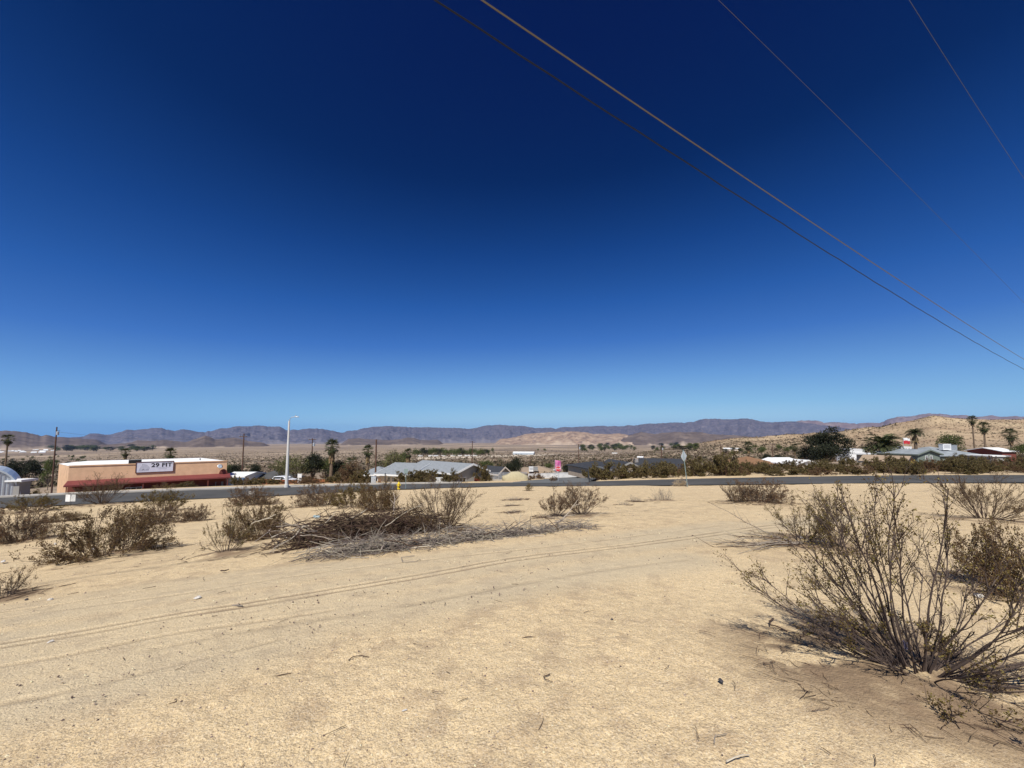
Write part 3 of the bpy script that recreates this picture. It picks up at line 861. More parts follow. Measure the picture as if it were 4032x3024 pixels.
def palm(px, y_top, y_base, Y, crown_w, label, seed, kind='fan', skirt=1.0, trunk_r=0.22, nfr=38, group='palm trees in town', lean=0.0):
    """px: crown centre; y_top: top of crown; y_base: pixel row of trunk base (or None for ground)"""
    rng = random.Random(seed)
    top = at(px, y_top, Y)
    gx = top.x - lean
    base = Vector((gx, Y, gz(gx, Y)))
    fl = crown_w * 0.5 / 1.22 if kind == 'fan' else crown_w * 0.5 / 0.95
    crown_z = top.z - fl * (1.05 if kind == 'fan' else 0.35)
    h = max(crown_z - base.z, 0.6)
    o = empty('palm_tree', base, 0, label, 'palm tree', group)
    tb = MB(); n = 8
    P = [(lean * (k / n) ** 1.6 + rng.uniform(-.03, .03), rng.uniform(-.03, .03), -0.3 + (h + 0.3) * k / n) for k in range(n + 1)]
    tb.tube(P, [trunk_r * (1.25 - 0.35 * k / n + (0.10 if k % 2 else 0)) for k in range(n + 1)], 9)
    tb.build('trunk', M_palmtrunk, o)
    c = Vector(P[-1])
    for k in range(nfr):
        a = k * 2.39996 + rng.uniform(-.2, .2)
        f = (k + 0.5) / nfr
        if kind == 'fan': pit = R(82 - 150 * f ** 0.95 + rng.uniform(-8, 8))
        else: pit = R(72 - 85 * f + rng.uniform(-8, 8)) * 0.8
        s = fl * rng.uniform(0.85, 1.08)
        me = (FANS if kind == 'fan' else FEATHERS)[k % (3 if kind == 'fan' else 2)]
        link_mesh('frond', me, o, c + Vector((0, 0, -0.12 * f * fl)), (rng.uniform(-.25, .25), -pit, a), (s, s, s))
    if skirt > 0:
        sk = Tubes()
        for k in range(int(80 * skirt)):
            a = rng.uniform(0, 6.2832); z0 = c.z - rng.uniform(0.1, 0.35) * fl - rng.random() * skirt * fl * 0.9
            l = fl * rng.uniform(0.45, 0.85); ou = rng.uniform(0.15, 0.42)
            p = (c.x + math.cos(a) * trunk_r, c.y + math.sin(a) * trunk_r, z0)
            d = norm((math.cos(a) * ou, math.sin(a) * ou, -0.9))
            sk.leaf(p, d, (-math.sin(a), math.cos(a), 0), l, 0.10 * fl)
        tag(mesh_obj('dead_frond_skirt', sk.V, sk.F, M_deadfrond, o), kind='stuff')
    return o

# ------------------------------------------------------------------ buildings
def house(name, label, px0, px1, Y0, Y1, depth, y_eave, y_ridge, roof, wm, rm, fm=None, wins=(), doors=(), over=0.45, cat='house', group=None, base_drop=0.3, ridge_at=0.5, chimney=None, thick=0.16):
    """front wall runs from pixel column px0 at distance Y0 to px1 at Y1; eave and ridge rows are read at the front wall's middle"""
    ym = (Y0 + Y1) / 2; pm = (px0 + px1) / 2
    a = at(px0, y_eave, Y0); b = at(px1, y_eave, Y1)
    ze = at(pm, y_eave, ym).z; zr = at(pm, y_ridge, ym).z if y_ridge else ze
    w = math.hypot(b.x - a.x, b.y - a.y); ang = math.atan2(b.y - a.y, b.x - a.x)
    mid = ((a.x + b.x) / 2, (a.y + b.y) / 2)
    zg = min(gz(a.x, a.y), gz(b.x, b.y), gz(*mid)) - base_drop
    o = empty(name, (a.x, a.y, zg), ang, label, cat, group)
    he, hr = ze - zg, zr - zg
    wl = MB()
    m = w * ridge_at
    if roof == 'gable_front':
        wl.prism([(0, 0), (w, 0), (w, he), (m, hr), (0, he)], 'y', 0, depth)
    elif roof == 'gable':
        wl.prism([(0, 0), (depth, 0), (depth, he), (depth / 2, hr), (0, he)], 'x', 0, w)
    else:
        wl.box(0, w, 0, depth, 0, he)
    wl.build('wall', wm, o)
    rf = MB(); fa = MB(); t = thick; ov = over
    if roof == 'gable_front':
        sl = (hr - he) / m; sr = (hr - he) / (w - m)
        sec = lambda tt, lift: [(-ov, he - sl * ov + lift), (m, hr + lift), (w + ov, he - sr * ov + lift), (w + ov, he - sr * ov + lift + tt), (m, hr + lift + tt), (-ov, he - sl * ov + lift + tt)]
        rf.prism(sec(t, 0.01), 'y', -ov, depth + ov)
        fa.prism(sec(t + 0.14, -0.08), 'y', -ov - 0.06, -ov - 0.003)
        fa.box(-ov - 0.06, -ov - 0.003, -ov, depth + ov, he - sl * ov - 0.08, he - sl * ov + t + 0.03)
        fa.box(w + ov + 0.003, w + ov + 0.06, -ov, depth + ov, he - sr * ov - 0.08, he - sr * ov + t + 0.03)
    elif roof == 'gable':
        s = (hr - he) / (depth / 2)
        sec = lambda tt, lift: [(-ov, he - s * ov + lift), (depth / 2, hr + lift), (depth + ov, he - s * ov + lift), (depth + ov, he - s * ov + lift + tt), (depth / 2, hr + lift + tt), (-ov, he - s * ov + lift + tt)]
        rf.prism(sec(t, 0.01), 'x', -ov, w + ov)
        fa.prism(sec(t + 0.12, -0.07), 'x', -ov - 0.06, -ov - 0.003)
        fa.prism(sec(t + 0.12, -0.07), 'x', w + ov + 0.003, w + ov + 0.06)
        fa.box(-ov, w + ov, -ov - 0.06, -ov - 0.003, he - s * ov - 0.08, he - s * ov + t + 0.03)
    elif roof == 'hip':
        hd = min(depth / 2, w / 2 - 0.1)
        V = [(-ov, -ov, he), (w + ov, -ov, he), (w + ov, depth + ov, he), (-ov, depth + ov, he), (hd, depth / 2, hr), (w - hd, depth / 2, hr)]
        V2 = [(x, y, z + t) for x, y, z in V]
        rf.add(V2[:4] + V2[4:] + [(x, y, he + 0.01) for x, y, z in V[:4]], [(0, 1, 5, 4), (2, 3, 4, 5), (1, 2, 5), (3, 0, 4), (9, 8, 7, 6), (0, 6, 7, 1), (1, 7, 8, 2), (2, 8, 9, 3), (3, 9, 6, 0)])
        fa.box(-ov - 0.06, w + ov + 0.06, -ov - 0.06, -ov - 0.003, he - 0.08, he + t + 0.03)
    else:
        rf.box(-ov, w + ov, -ov, depth + ov, he + 0.004, he + t + 0.1)
        fa.box(-ov - 0.06, w + ov + 0.06, -ov - 0.06, -ov - 0.003, he - 0.08, he + t + 0.12)
    rf.build('roof', rm, o)
    if fm: fa.build('fascia', fm, o)
    for (u0, u1, z0, z1) in wins:
        f = MB(); x0, x1 = u0 * w, u1 * w; b0, b1 = he - z1, he - z0; k = 0.09
        f.box(x0 - k, x1 + k, -0.07, -0.004, b0 - k, b0); f.box(x0 - k, x1 + k, -0.07, -0.004, b1, b1 + k)
        f.box(x0 - k, x0, -0.07, -0.004, b0, b1); f.box(x1, x1 + k, -0.07, -0.004, b0, b1)
        f.box((x0 + x1) / 2 - 0.025, (x0 + x1) / 2 + 0.025, -0.06, -0.004, b0, b1)
        wo_ = f.build('window', M_white, o)
        MB().box(x0, x1, -0.03, -0.006, b0, b1).build('pane', M_glass, wo_)
    for (u0, u1, z1, dm) in doors:
        d = MB().box(u0 * w, u1 * w, -0.06, -0.004, 0.02, he - z1).build('door', dm, o)
        MB().box(u1 * w - 0.16, u1 * w - 0.1, -0.10, -0.061, 1.25, 1.32).build('handle', M_dark, d)
    if chimney:
        u, v, s, hh, cm = chimney
        MB().box(u * w - s, u * w + s, v * depth - s, v * depth + s, he, hr + hh).build('rooftop_cooler', cm, o)
    return o
def roof_unit(px0, px1, y0, y1, Y, label, m=None, d=1.0, name='rooftop_cooler'):
    a = at(px0, y1, Y); b = at(px1, y0, Y)
    o = empty(name, ((a.x + b.x) / 2, Y, a.z), 0, label, 'cooler')
    w = (b.x - a.x) / 2; h = b.z - a.z
    MB().box(-w, w, 0, d, -0.25, h - 0.08).build('housing', m or M_white, o)
    MB().box(-w - .04, w + .04, -.04, d + .04, h - 0.076, h).build('lid', m or M_white, o)
    lv = MB()
    for k in range(5):
        z = h * (0.15 + 0.14 * k); lv.box(-w * .8, w * .8, -0.03, -0.004, z, z + h * 0.06)
    lv.build('louvre', M_galv, o)
    return o
def utility_pole(px, y_top, Y, label, arms=(0.5,), arm_w=2.4, xf=False, lean=0.0, r=0.15, y_off=0.0, group='wooden utility poles', arm_rz=0.0):
    top = at(px, y_top, Y); zg = gz(top.x, Y)
    h = top.z - zg
    o = empty('utility_pole', (top.x - lean, Y, zg), arm_rz, label, 'utility pole', group)
    MB().tube([(0, 0, -0.4), (lean * 0.5, 0, h * 0.5), (lean, 0, h)], [r * 1.2, r, r * 0.8], 9).build('pole', M_wood, o)
    for d in arms:
        b = MB().box(lean - arm_w / 2, lean + arm_w / 2, -0.2 - 0.06, -0.2 + 0.06, h - d - 0.07, h - d + 0.07); ar = b.build('crossarm', M_wood, o)
        for k in (-0.92, -0.45, 0.45, 0.92):
            MB().lathe([(0.03, 0), (0.055, 0.05), (0.055, 0.1), (0.035, 0.16)], 8, (lean + k * arm_w / 2, -0.2, h - d + 0.07)).build('insulator', M_galv, ar)
    if xf:
        MB().lathe([(0.02, 0), (0.26, 0.02), (0.26, 0.8), (0.2, 0.86), (0.02, 0.9)], 12, (lean + 0.42, -0.1, h - 2.0)).build('transformer', M_galv, o)
        MB().box(lean - 0.1, lean + 1.0, -0.18, -0.10, h - 1.0, h - 0.9).build('bracket', M_dark, o)
    return o
def wire(name, label, pts3, rad, m, cat='cable', group=None):
    b = MB(); b.tube(pts3, rad, 6)
    o = b.build(name, m)
    return tag(o, label, cat, group)
def text_mesh(name, s, size, m, parent, loc, rot, depth=0.01, bold=False, xs=1.0):
    cu = bpy.data.curves.new(name, 'FONT'); cu.body = s; cu.size = size; cu.extrude = depth; cu.align_x = 'CENTER'; cu.align_y = 'CENTER'
    cu.resolution_u = 3
    if bold: cu.offset = size * 0.022
    t = bpy.data.objects.new(name, cu); COL.objects.link(t)
    bpy.context.view_layer.update()
    me = bpy.data.meshes.new_from_object(t.evaluated_get(bpy.context.evaluated_depsgraph_get()))
    bpy.data.objects.remove(t); bpy.data.curves.remove(cu)
    me.name = name
    o = link_mesh(name, me, parent, loc, rot, (xs, 1, 1)); me.materials.clear(); me.materials.append(m)
    return o

# ================================================================== BUILD: the land
# shrubs of the vacant lot: base pixel, height px, width px, kind, label
LOT = [
    (1745, 2098, 215, 350, 'creoB', 'tall bare-stemmed creosote bush rising behind the middle of the brush pile'),
    (2187, 2036, 130, 150, 'creoC', 'vase-shaped creosote bush, the smaller of the adjoining pair in the open sand'),
    (2292, 2031, 132, 220, 'creoC2', 'vase-shaped creosote bush, the wider of the adjoining pair in the open sand'),
    (1262, 1992, 85, 190, 'dryA', 'brown creosote bush behind the end of the brush pile, beside the bare sand'),
    (1390, 2000, 105, 190, 'oliveN', 'olive-topped creosote bush directly behind the tallest part of the brush pile'),
    (1490, 2012, 118, 170, 'dryB', 'grey-brown twiggy bush behind the brush pile, next to the tall bare-stemmed creosote'),
    (888, 2182, 190, 190, 'creoA', 'airy creosote bush with thin curved stems at the end of the brush pile'),
    (1005, 2125, 150, 210, 'dryB', 'brown leafy bush overlapping the end of the brush pile'),
    (985, 1990, 75, 190, 'dryA', 'low dry brown bush in front of the grey car across the road'),
    (640, 2012, 95, 165, 'oliveN', 'green-tipped bush at the road edge in front of the peach building'),
    (620, 2062, 70, 170, 'dryA', 'grey-brown twiggy bush below the green-tipped bush near the road'),
    (430, 2192, 195, 350, 'dryB', 'largest dense brown bush on the sand before the peach building'),
    (75, 2132, 135, 230, 'dryA', 'grey tangled bush on the far edge of the lot before the arched metal hut'),
    (130, 2015, 72, 160, 'oliveN', 'dark olive bush at the road edge before the arched metal hut'),
    (10, 2352, 115, 250, 'dryC', 'small open dry bush cut by the picture edge beside the tyre ruts'),
    (405, 1985, 118, 190, 'creoB', 'tall wispy grey bush at the road edge in front of the red awning'),
    (765, 2052, 62, 110, 'dryA', 'small brown bush between the green-tipped bush and the airy creosote'),
    (245, 2052, 36, 120, 'dryB', 'flat brown shrub mat behind the largest dense brown bush'),
    (3170, 2132, 190, 330, 'creoA', 'sprawling creosote bush with fallen dead branches at its foot'),
    (3290, 2165, 215, 200, 'creoD', 'dense olive creosote bush between the sprawling one and the big near creosote'),
    (3880, 2052, 185, 330, 'creoB', 'bare fan-shaped creosote bush on the sand near the road bend'),
    (4035, 2345, 285, 430, 'dryB', 'dense dark brown bush behind the big near creosote, cut by the picture edge'),
    (2905, 1978, 85, 210, 'dryC', 'low spreading grey bush near the road, first of two clumps'),
    (2985, 1980, 92, 220, 'dryA', 'twiggy grey bush near the road, second of two clumps'),
    (2610, 1972, 52, 110, 'greyW', 'pale dry tumbleweed heap on the sand below the diamond sign'),
    (2680, 1913, 34, 54, 'straw', 'straw-coloured round bush at the foot of the diamond sign'),
    (2082, 1932, 32, 30, 'oliveN', 'small dark green plant standing alone on the sand by the junction'),
    (1100, 2012, 26, 60, 'oliveN', 'tiny olive plant on bare sand beyond the brush pile'),
    (2030, 1968, 12, 90, 'greyW', 'flat grey dry tuft on the sand, uppermost of three'),
    (2010, 1992, 12, 60, 'greyW', 'flat grey dry tuft on the sand, middle of three'),
    (2020, 2018, 13, 70, 'greyW', 'flat grey dry tuft on the sand, lowest of three'),
    (2500, 1975, 26, 60, 'greyW', 'small pale dry tuft left of the tumbleweed heap'),
    (2455, 1990, 20, 50, 'greyW', 'tiny pale dry tuft beside the wider vase-shaped creosote'),
]
LOTP = []
for (px, py, hp, wp, kind, lab) in LOT:
    p = hit(px, py)
    k = p.y / (FPX * CP + (py - VC) * SP)
    LOTP.append((p, hp * k * 1.0, wp * k * 0.96, kind, lab))
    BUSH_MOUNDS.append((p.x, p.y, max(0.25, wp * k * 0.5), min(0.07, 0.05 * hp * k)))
FG = hit(3625, 2655)
BUSH_MOUNDS.append((FG.x - 0.15, FG.y + 0.12, 0.95, 0.05))  # litter patch set off-centre so its colour deepens the bush's shadow
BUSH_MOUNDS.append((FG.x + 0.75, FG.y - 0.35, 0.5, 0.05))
ground = build_ground()

strip('road', ROAD, -ROAD_W, ROAD_W, 0.0, 0.0, M_asphalt)
strip('side_street', SIDE, -SIDE_W, SIDE_W, 0.02, 0.02, M_asphalt2, t0=0.06)
strip('kerb', ROAD, ROAD_W + 0.003, ROAD_W + 0.35, 0.13, 0.13, M_concrete, t0=0.05, t1=0.50, thick=0.4)
strip('pavement', ROAD, ROAD_W + 0.353, ROAD_W + 1.8, 0.125, 0.15, M_concrete, t0=0.05, t1=0.50, thick=0.4)

M_far = mountain_material('far_rock_haze_tint', (0.078, 0.076, 0.098), (0.130, 0.118, 0.138), (0.185, 0.160, 0.170), 0.0060, 0.018, sand=1, sandcol=(0.22, 0.195, 0.195))  # purplish rock with haze blue mixed in; apron paints fans and base haze
M_far2 = mountain_material('far_pale_rock', (0.16, 0.118, 0.115), (0.22, 0.165, 0.155), (0.27, 0.215, 0.19), 0.005, 0.0025)
M_mid = mountain_material('dark_desert_rock', (0.105, 0.080, 0.068), (0.155, 0.120, 0.100), (0.20, 0.155, 0.125), 0.006, 0.003, sand=1)
M_dune = mountain_material('tan_badland', (0.38, 0.27, 0.185), (0.17, 0.12, 0.095), (0.44, 0.335, 0.24), 0.010, 0.006, sand=1)
ridge('mountain_range', SKYLINE, 12000, 9000, 16000, M_far, 11, rav=0.5, sand=0.75, extend=8, foot=10, ravk=150, step=0.08)
ridge('mountain_range', SKY2, 15500, 12500, 20000, M_far2, 23, rav=0.5, extend=10, foot=10, ravk=150, step=0.08)
ridge('hills', cp(0, [(-1800, 330), (-900, 345), (0, 355), (60, 350), (200, 358), (330, 370), (470, 400), (600, 430), (680, 418), (760, 437), (900, 450), (1000, 458), (1150, 470), (1400, 480), (1700, 505)]), 8600, 5200, 11000, M_mid, 31, rav=0.45, sand=1.0, ravk=60)
ridge('hills', cp(0, [(1180, 600), (1240, 575), (1330, 560), (1480, 548), (1600, 552), (1720, 545), (1840, 535)]) + cp(500, [(60, 525), (150, 492), (260, 500), (400, 498), (520, 490), (640, 498), (760, 510), (860, 520), (930, 495), (1030, 462), (1130, 425), (1200, 445), (1280, 482), (1360, 475), (1460, 462), (1560, 455), (1660, 475), (1760, 505), (1900, 520), (2150, 530)]), 6400, 4600, 7600, M_mid, 37, rav=0.4, sand=0.9, ravk=120, jit=0.0006)
ridge('hills', cp(1000, [(1200, 492), (1380, 472), (1520, 462), (1650, 478), (1780, 480), (1900, 490), (2150, 478)]) + cp(1500, [(290, 475), (380, 452), (480, 458), (570, 490), (700, 492), (860, 480), (960, 492)]), 7000, 5200, 8200, M_mid, 41, rav=0.4, sand=0.7, ravk=120, jit=0.0005)
ridge('hills', cp(2000, [(-250, 490), (0, 465), (120, 445), (230, 410), (330, 392), (450, 388), (560, 380), (700, 372), (820, 372), (900, 362), (1060, 372), (1160, 380), (1230, 402), (1320, 400), (1450, 405), (1600, 392), (1700, 408), (1790, 430), (1900, 452), (2050, 480)]), 6800, 5000, 8000, M_dune, 43, rav=0.6, sand=0.8, ravk=140, jit=0.0007)
ridge('hills', cp(2500, [(-330, 470), (-120, 430), (-40, 405), (95, 372), (200, 392), (300, 405), (400, 385), (520, 375), (640, 370), (740, 378), (860, 372), (980, 378), (1080, 402), (1200, 410), (1400, 418), (1700, 440), (2000, 480)]), 6600, 5000, 7800, M_mid, 47, rav=0.5, sand=0.8, ravk=140, jit=0.0006)

# ================================================================== BUILD: shrubs of the lot
PROTO = {
    'creoA': bush_meshes('creosote', M_stem_creo, M_leaf_creo, seed=1, H=1.1, Rad=0.95, stems=24, l1=6, l2=5, leaves=7, leaf=0.015, amax=68, up=0.08, r0=0.008),
    'creoB': bush_meshes('creosote', M_stem_brown, M_leaf_olive, seed=2, H=1.5, Rad=1.2, stems=64, l1=6, l2=6, leaves=4, leaf=0.018, amax=62, up=0.05, r0=0.008, base=0.12, l1_from=0.45),
    'creoC': bush_meshes('creosote', M_stem_grey, M_leaf_dry, seed=3, H=1.2, Rad=0.7, stems=34, l1=7, l2=5, leaves=6, leaf=0.019, amax=46, up=0.04, r0=0.007, l1_from=0.42),
    'creoC2': bush_meshes('creosote', M_stem_grey, M_leaf_dry, seed=14, H=1.2, Rad=0.9, stems=40, l1=7, l2=5, leaves=6, leaf=0.019, amax=56, up=0.04, r0=0.007, l1_from=0.42),
    'creoD': bush_meshes('creosote', M_stem_creo, M_leaf_creo, seed=4, H=1.2, Rad=0.7, stems=30, l1=7, l2=6, leaves=8, leaf=0.016, amax=50, up=0.07, r0=0.008, l1_from=0.35),
    'dryA': bush_meshes('dry_bush', M_stem_grey, M_leaf_dry, seed=5, H=0.8, Rad=0.9, stems=92, l1=7, l2=6, leaves=4, leaf=0.020, amax=82, up=0.02, r0=0.006, base=0.3, l1_from=0.2, wob=0.22),
    'dryB': bush_meshes('dry_bush', M_stem_brown, M_leaf_olive, seed=6, H=0.9, Rad=0.9, stems=100, l1=7, l2=6, leaves=5, leaf=0.021, amax=82, up=0.02, r0=0.006, base=0.35, l1_from=0.2, wob=0.22),
    'dryC': bush_meshes('dry_bush', M_stem_creo, M_leaf_olive, seed=7, H=0.6, Rad=0.9, stems=34, l1=5, l2=4, leaves=3, leaf=0.018, amax=80, up=0.05, r0=0.006, base=0.2, l1_from=0.25, wob=0.2),
    'greyW': bush_meshes('dry_tuft', M_deadgrey, M_leaf_dry, seed=8, H=0.5, Rad=0.7, stems=60, l1=6, l2=4, leaves=0, r0=0.005, amax=85, up=0.0, base=0.45, l1_from=0.15, wob=0.3),
    'straw': bush_meshes('straw_bush', M_stem_pale, M_stem_pale, seed=9, H=0.8, Rad=0.7, stems=70, l1=7, l2=4, leaves=2, leaf=0.03, r0=0.006, amax=85, up=0.0, base=0.35, l1_from=0.15, wob=0.22),
    'oliveN': bush_meshes('olive_bush', M_stem_brown, M_leaf_creo, seed=10, H=1.0, Rad=0.8, stems=44, l1=6, l2=5, leaves=8, leaf=0.022, amax=68, up=0.05, r0=0.007, base=0.3, l1_from=0.25),
}
NAMES = {'creo': 'creosote_bush', 'dry': 'dry_bush', 'grey': 'dry_bush', 'stra': 'straw_bush', 'oliv': 'olive_bush'}
rng0 = random.Random(77)
for (p, H, W, kind, lab) in LOTP:
    nm = next(v for k, v in NAMES.items() if kind.startswith(k))
    place_bush(PROTO[kind], nm, p, H, W, rng0.uniform(0, 6.28), lab, 'shrubs of the vacant lot')

# the big creosote in the near ground: every main stem with its twigs is a part
fg = empty('creosote_bush', FG, 0, 'big open creosote bush nearest the camera, wiry dark stems and olive leaves', 'bush', 'shrubs of the vacant lot')
STS = []; LVS = Tubes()
for kw in (dict(seed=101, H=1.36, Rad=1.0, stems=19, amax=52, amin=2), dict(seed=102, H=1.2, Rad=0.92, stems=5, amax=64, amin=42, az_range=(R(140), R(205))),
           dict(seed=103, H=1.0, Rad=1.25, stems=7, amax=70, amin=35, az_range=(R(-40), R(50)), bare=0.6), dict(seed=104, H=0.5, Rad=0.75, stems=9, amax=86, amin=50, bare=0.5),
           dict(seed=107, H=1.05, Rad=1.25, stems=2, amax=62, amin=56, az_range=(R(160), R(178))),
           dict(seed=106, H=0.5, Rad=0.5, stems=26, amax=78, amin=8, bare=0.8), dict(seed=105, H=1.45, Rad=1.0, stems=6, amax=34, amin=10, az_range=(R(90), R(190)))):
    st, lv = bush_geo(l1=8, l2=6, leaves=4, leaf=0.0125, r0=0.0075, up=0.06, wob=0.13, base=0.085, per_stem=True, l1_from=0.42, leaf_from=0.25, **kw)
    STS += st
    n0 = len(LVS.V); LVS.V += lv.V; LVS.F += [tuple(i + n0 for i in f) for f in lv.F]
for t in STS:
    mesh_obj('stem', t.V, t.F, M_stem_creo, fg)
tag(mesh_obj('leaves', LVS.V, LVS.F, M_leaf_creo, fg), kind='stuff')

# ================================================================== BUILD: brush pile
def branch_path(rng, c, L, flat=0.25, zmin=None):
    az = rng.uniform(0, 6.2832); d = (math.cos(az), math.sin(az), rng.uniform(-flat, flat))
    p = (c[0] - d[0] * L / 2, c[1] - d[1] * L / 2, c[2] - d[2] * L / 2)
    P = grow(rng, p, norm(d), L, 6, 0.24, 0)
    return [(x, y, max(z, gz(x, y) + 0.012)) for x, y, z in P]
rp = random.Random(5)
mound_c = [hit(1330, 2120), hit(1180, 2150), hit(1500, 2105), hit(1620, 2090), hit(1090, 2165)]
pile = Tubes(); grey = Tubes(); singles = []
def heap(c, rx, ry, hh, n, tb, Lr=(0.35, 1.3), rr=(0.004, 0.011), ang=0.0):
    for k in range(n):
        a = rp.uniform(0, 6.2832); q = math.sqrt(rp.random())
        ex, ey = math.cos(a) * q * rx, math.sin(a) * q * ry
        x = c[0] + ex * math.cos(ang) - ey * math.sin(ang); y = c[1] + ex * math.sin(ang) + ey * math.cos(ang)
        top = hh * math.sqrt(max(0.02, 1 - q * q))
        z = gz(x, y) + rp.random() ** 0.7 * top
        L = rp.uniform(*Lr); r = rp.uniform(*rr)
        P = branch_path(rp, (x, y, z), L, 0.22)
        tb.path(P, r, r * 0.5, 4)
        if rp.random() < 0.7:
            for j in range(2):
                p1, d1 = along(P, rp.uniform(0.3, 0.9)); w = rv(rp)
                P2 = grow(rp, p1, norm((d1[0] + w[0] * .8, d1[1] + w[1] * .8, d1[2] + w[2] * .5)), L * 0.35, 3, 0.25, 0)
                tb.path([(u, v, max(w_, gz(u, v) + 0.01)) for u, v, w_ in P2], r * 0.5, r * 0.25, 3)
heap(mound_c[0], 0.95, 0.55, 0.52, 300, pile)
heap(mound_c[2], 0.95, 0.55, 0.50, 290, pile)
heap(mound_c[3], 0.9, 0.5, 0.42, 230, pile)
heap(mound_c[1], 0.7, 0.45, 0.24, 110, pile)
a0, a1 = hit(1330, 2185), hit(2260, 2082)
ang = math.atan2(a1.y - a0.y, a1.x - a0.x)
for t in np.linspace(0, 1, 9):
    c = a0 + (a1 - a0) * float(t)
    heap((c.x, c.y, c.z), 0.55, 0.36 - 0.16 * float(t), 0.15 - 0.06 * float(t), 95 if t < 0.8 else 60, grey, (0.25, 0.95), (0.003, 0.008), ang)
heap(hit(1480, 2165), 0.8, 0.35, 0.16, 120, grey, (0.25, 0.9), (0.003, 0.008))
tag(mesh_obj('brush_pile', pile.V, pile.F, M_dead), 'long heap of dark dead branches dumped on the sand', 'brush pile', kind='stuff')
tag(mesh_obj('brush_pile', grey.V, grey.F, M_deadgrey), 'low strip of bleached grey twigs along the front of the heap', 'brush pile', kind='stuff')
for k in range(46):
    tb = Tubes()
    if k < 26: c0 = mound_c[k % 4]; c = (c0.x + rp.uniform(-.8, .8), c0.y + rp.uniform(-.5, .3), 0); lift = rp.uniform(0.18, 0.42)
    else:
        c0 = a0 + (a1 - a0) * rp.random(); c = (c0.x, c0.y + rp.uniform(-.25, .25), 0); lift = rp.uniform(0.05, 0.16)
    L = rp.uniform(0.5, 1.15); r = rp.uniform(0.008, 0.016)
    z = gz(c[0], c[1])
    P = branch_path(rp, (0, 0, 0), L, 0.45) if False else [(x, y, zz) for x, y, zz in grow(rp, (-L / 2, 0, 0), norm((1, 0, rp.uniform(-.3, .3))), L, 7, 0.28, 0)]
    tb.path(P, r, r * 0.45, 5)
    for j in range(2):
        p1, d1 = along(P, rp.uniform(0.35, 0.85)); w = rv(rp)
        tb.path(grow(rp, p1, norm((d1[0] + w[0], d1[1] + w[1], d1[2] + w[2] * .6)), L * 0.3, 3, 0.2, 0), r * 0.5, r * 0.25, 4)
    o = mesh_obj('dead_branch', tb.V, tb.F, M_deadpale if rp.random() < 0.55 else M_dead, None, (c[0], c[1], z + lift))
    o.rotation_euler = (0, 0, rp.uniform(0, 6.28))
    if k < 26: tag(o, 'crooked dead branch sticking out on top of the dark brush heap', 'branch', 'dead branches on the dark heap')
    else: tag(o, 'bleached dead branch lying among the grey twigs before the heap', 'branch', 'dead branches in the grey strip')
# pale cut limbs that stand out
def limb(pts, r, m, label, name='dead_branch'):
    W = [hit(*p) for p in pts]; o0 = W[0]
    tb = Tubes(); tb.path([tuple(w - o0 + Vector((0, 0, r * 1.1 + 0.02 * math.sin(i * 2.1) ** 2))) for i, w in enumerate(W)], r, r * 0.7, 6)
    return tag(mesh_obj(name, tb.V, tb.F, m, None, o0), label, 'branch')
limb([(1090, 2120), (1140, 2113), (1200, 2104)], 0.022, M_deadpale, 'thick pale cut limb lying across the end of the brush pile')
limb([(1615, 2162), (1660, 2160), (1700, 2157)], 0.016, M_deadpale, 'straight pale stick at the front edge of the grey twigs')
limb([(2085, 2118), (2110, 2116), (2140, 2116)], 0.012, M_deadpale, 'short pale stick at the tapering tip of the grey twigs')
limb([(1214, 2208), (1235, 2193), (1262, 2190), (1300, 2196)], 0.014, M_deadgrey, 'forked grey limb lying on the sand just below the brush pile')
# sprawled dead limbs under the sprawling creosote
for k in range(16):
    q = hit(3165 - rp.uniform(0, 60), 2140 + rp.uniform(-8, 10)); L = rp.uniform(0.8, 1.75)
    tb = Tubes(); d = (-1, rp.uniform(-.35, .12), rp.uniform(0.0, 0.22))
    P = grow(rp, (0, 0, 0.03), norm(d), L, 9, 0.14, -0.025)
    P = [(x, y, max(zz, gz(q.x + x, q.y + y) - q.z + 0.01)) for x, y, zz in P]
    r = rp.uniform(0.006, 0.012); tb.path(P, r, r * 0.4, 4)
    for j in range(3):
        p1, d1 = along(P, rp.uniform(0.4, 0.95)); w = rv(rp)
        tb.path(grow(rp, p1, norm((d1[0] + w[0] * .7, d1[1] + w[1] * .7, d1[2] + abs(w[2]) * .5)), L * 0.25, 4, 0.2, 0.02), r * 0.5, r * 0.2, 3)
    tag(mesh_obj('dead_branch', tb.V, tb.F, M_deadgrey if k % 3 else M_dead, None, q), 'long dead branch sprawled on the sand under the sprawling creosote', 'branch', 'dead branches under the sprawling creosote')
# rubbish caught in the heap
def lump(name, px, py, s, m, label, cat, seed, lift=0.0, fl=0.6):
    rng = random.Random(seed); p = hit(px, py)
    V = []; F = []
    ri, se = 4, 7
    for i in range(ri + 1):
        t = math.pi * i / ri
        for j in range(se):
            a = 6.2832 * j / se; k = rng.uniform(0.75, 1.2)
            V.append((math.sin(t) * math.cos(a) * s[0] * k, math.sin(t) * math.sin(a) * s[1] * k, math.cos(t) * s[2] * k))
    for i in range(ri):
        for j in range(se):
            F.append((i * se + j, i * se + (j + 1) % se, (i + 1) * se + (j + 1) % se, (i + 1) * se + j))
    o = mesh_obj(name, V, F, m, None, p + Vector((0, 0, s[2] * fl + lift)))
    o.rotation_euler = (rng.uniform(-.2, .2), rng.uniform(-.2, .2), rng.uniform(0, 6))
    return tag(o, label, cat)
M_teal = mat('teal_plastic', (0.10, 0.24, 0.27), 0.4, col2=(0.62, 0.72, 0.74), scale=7)
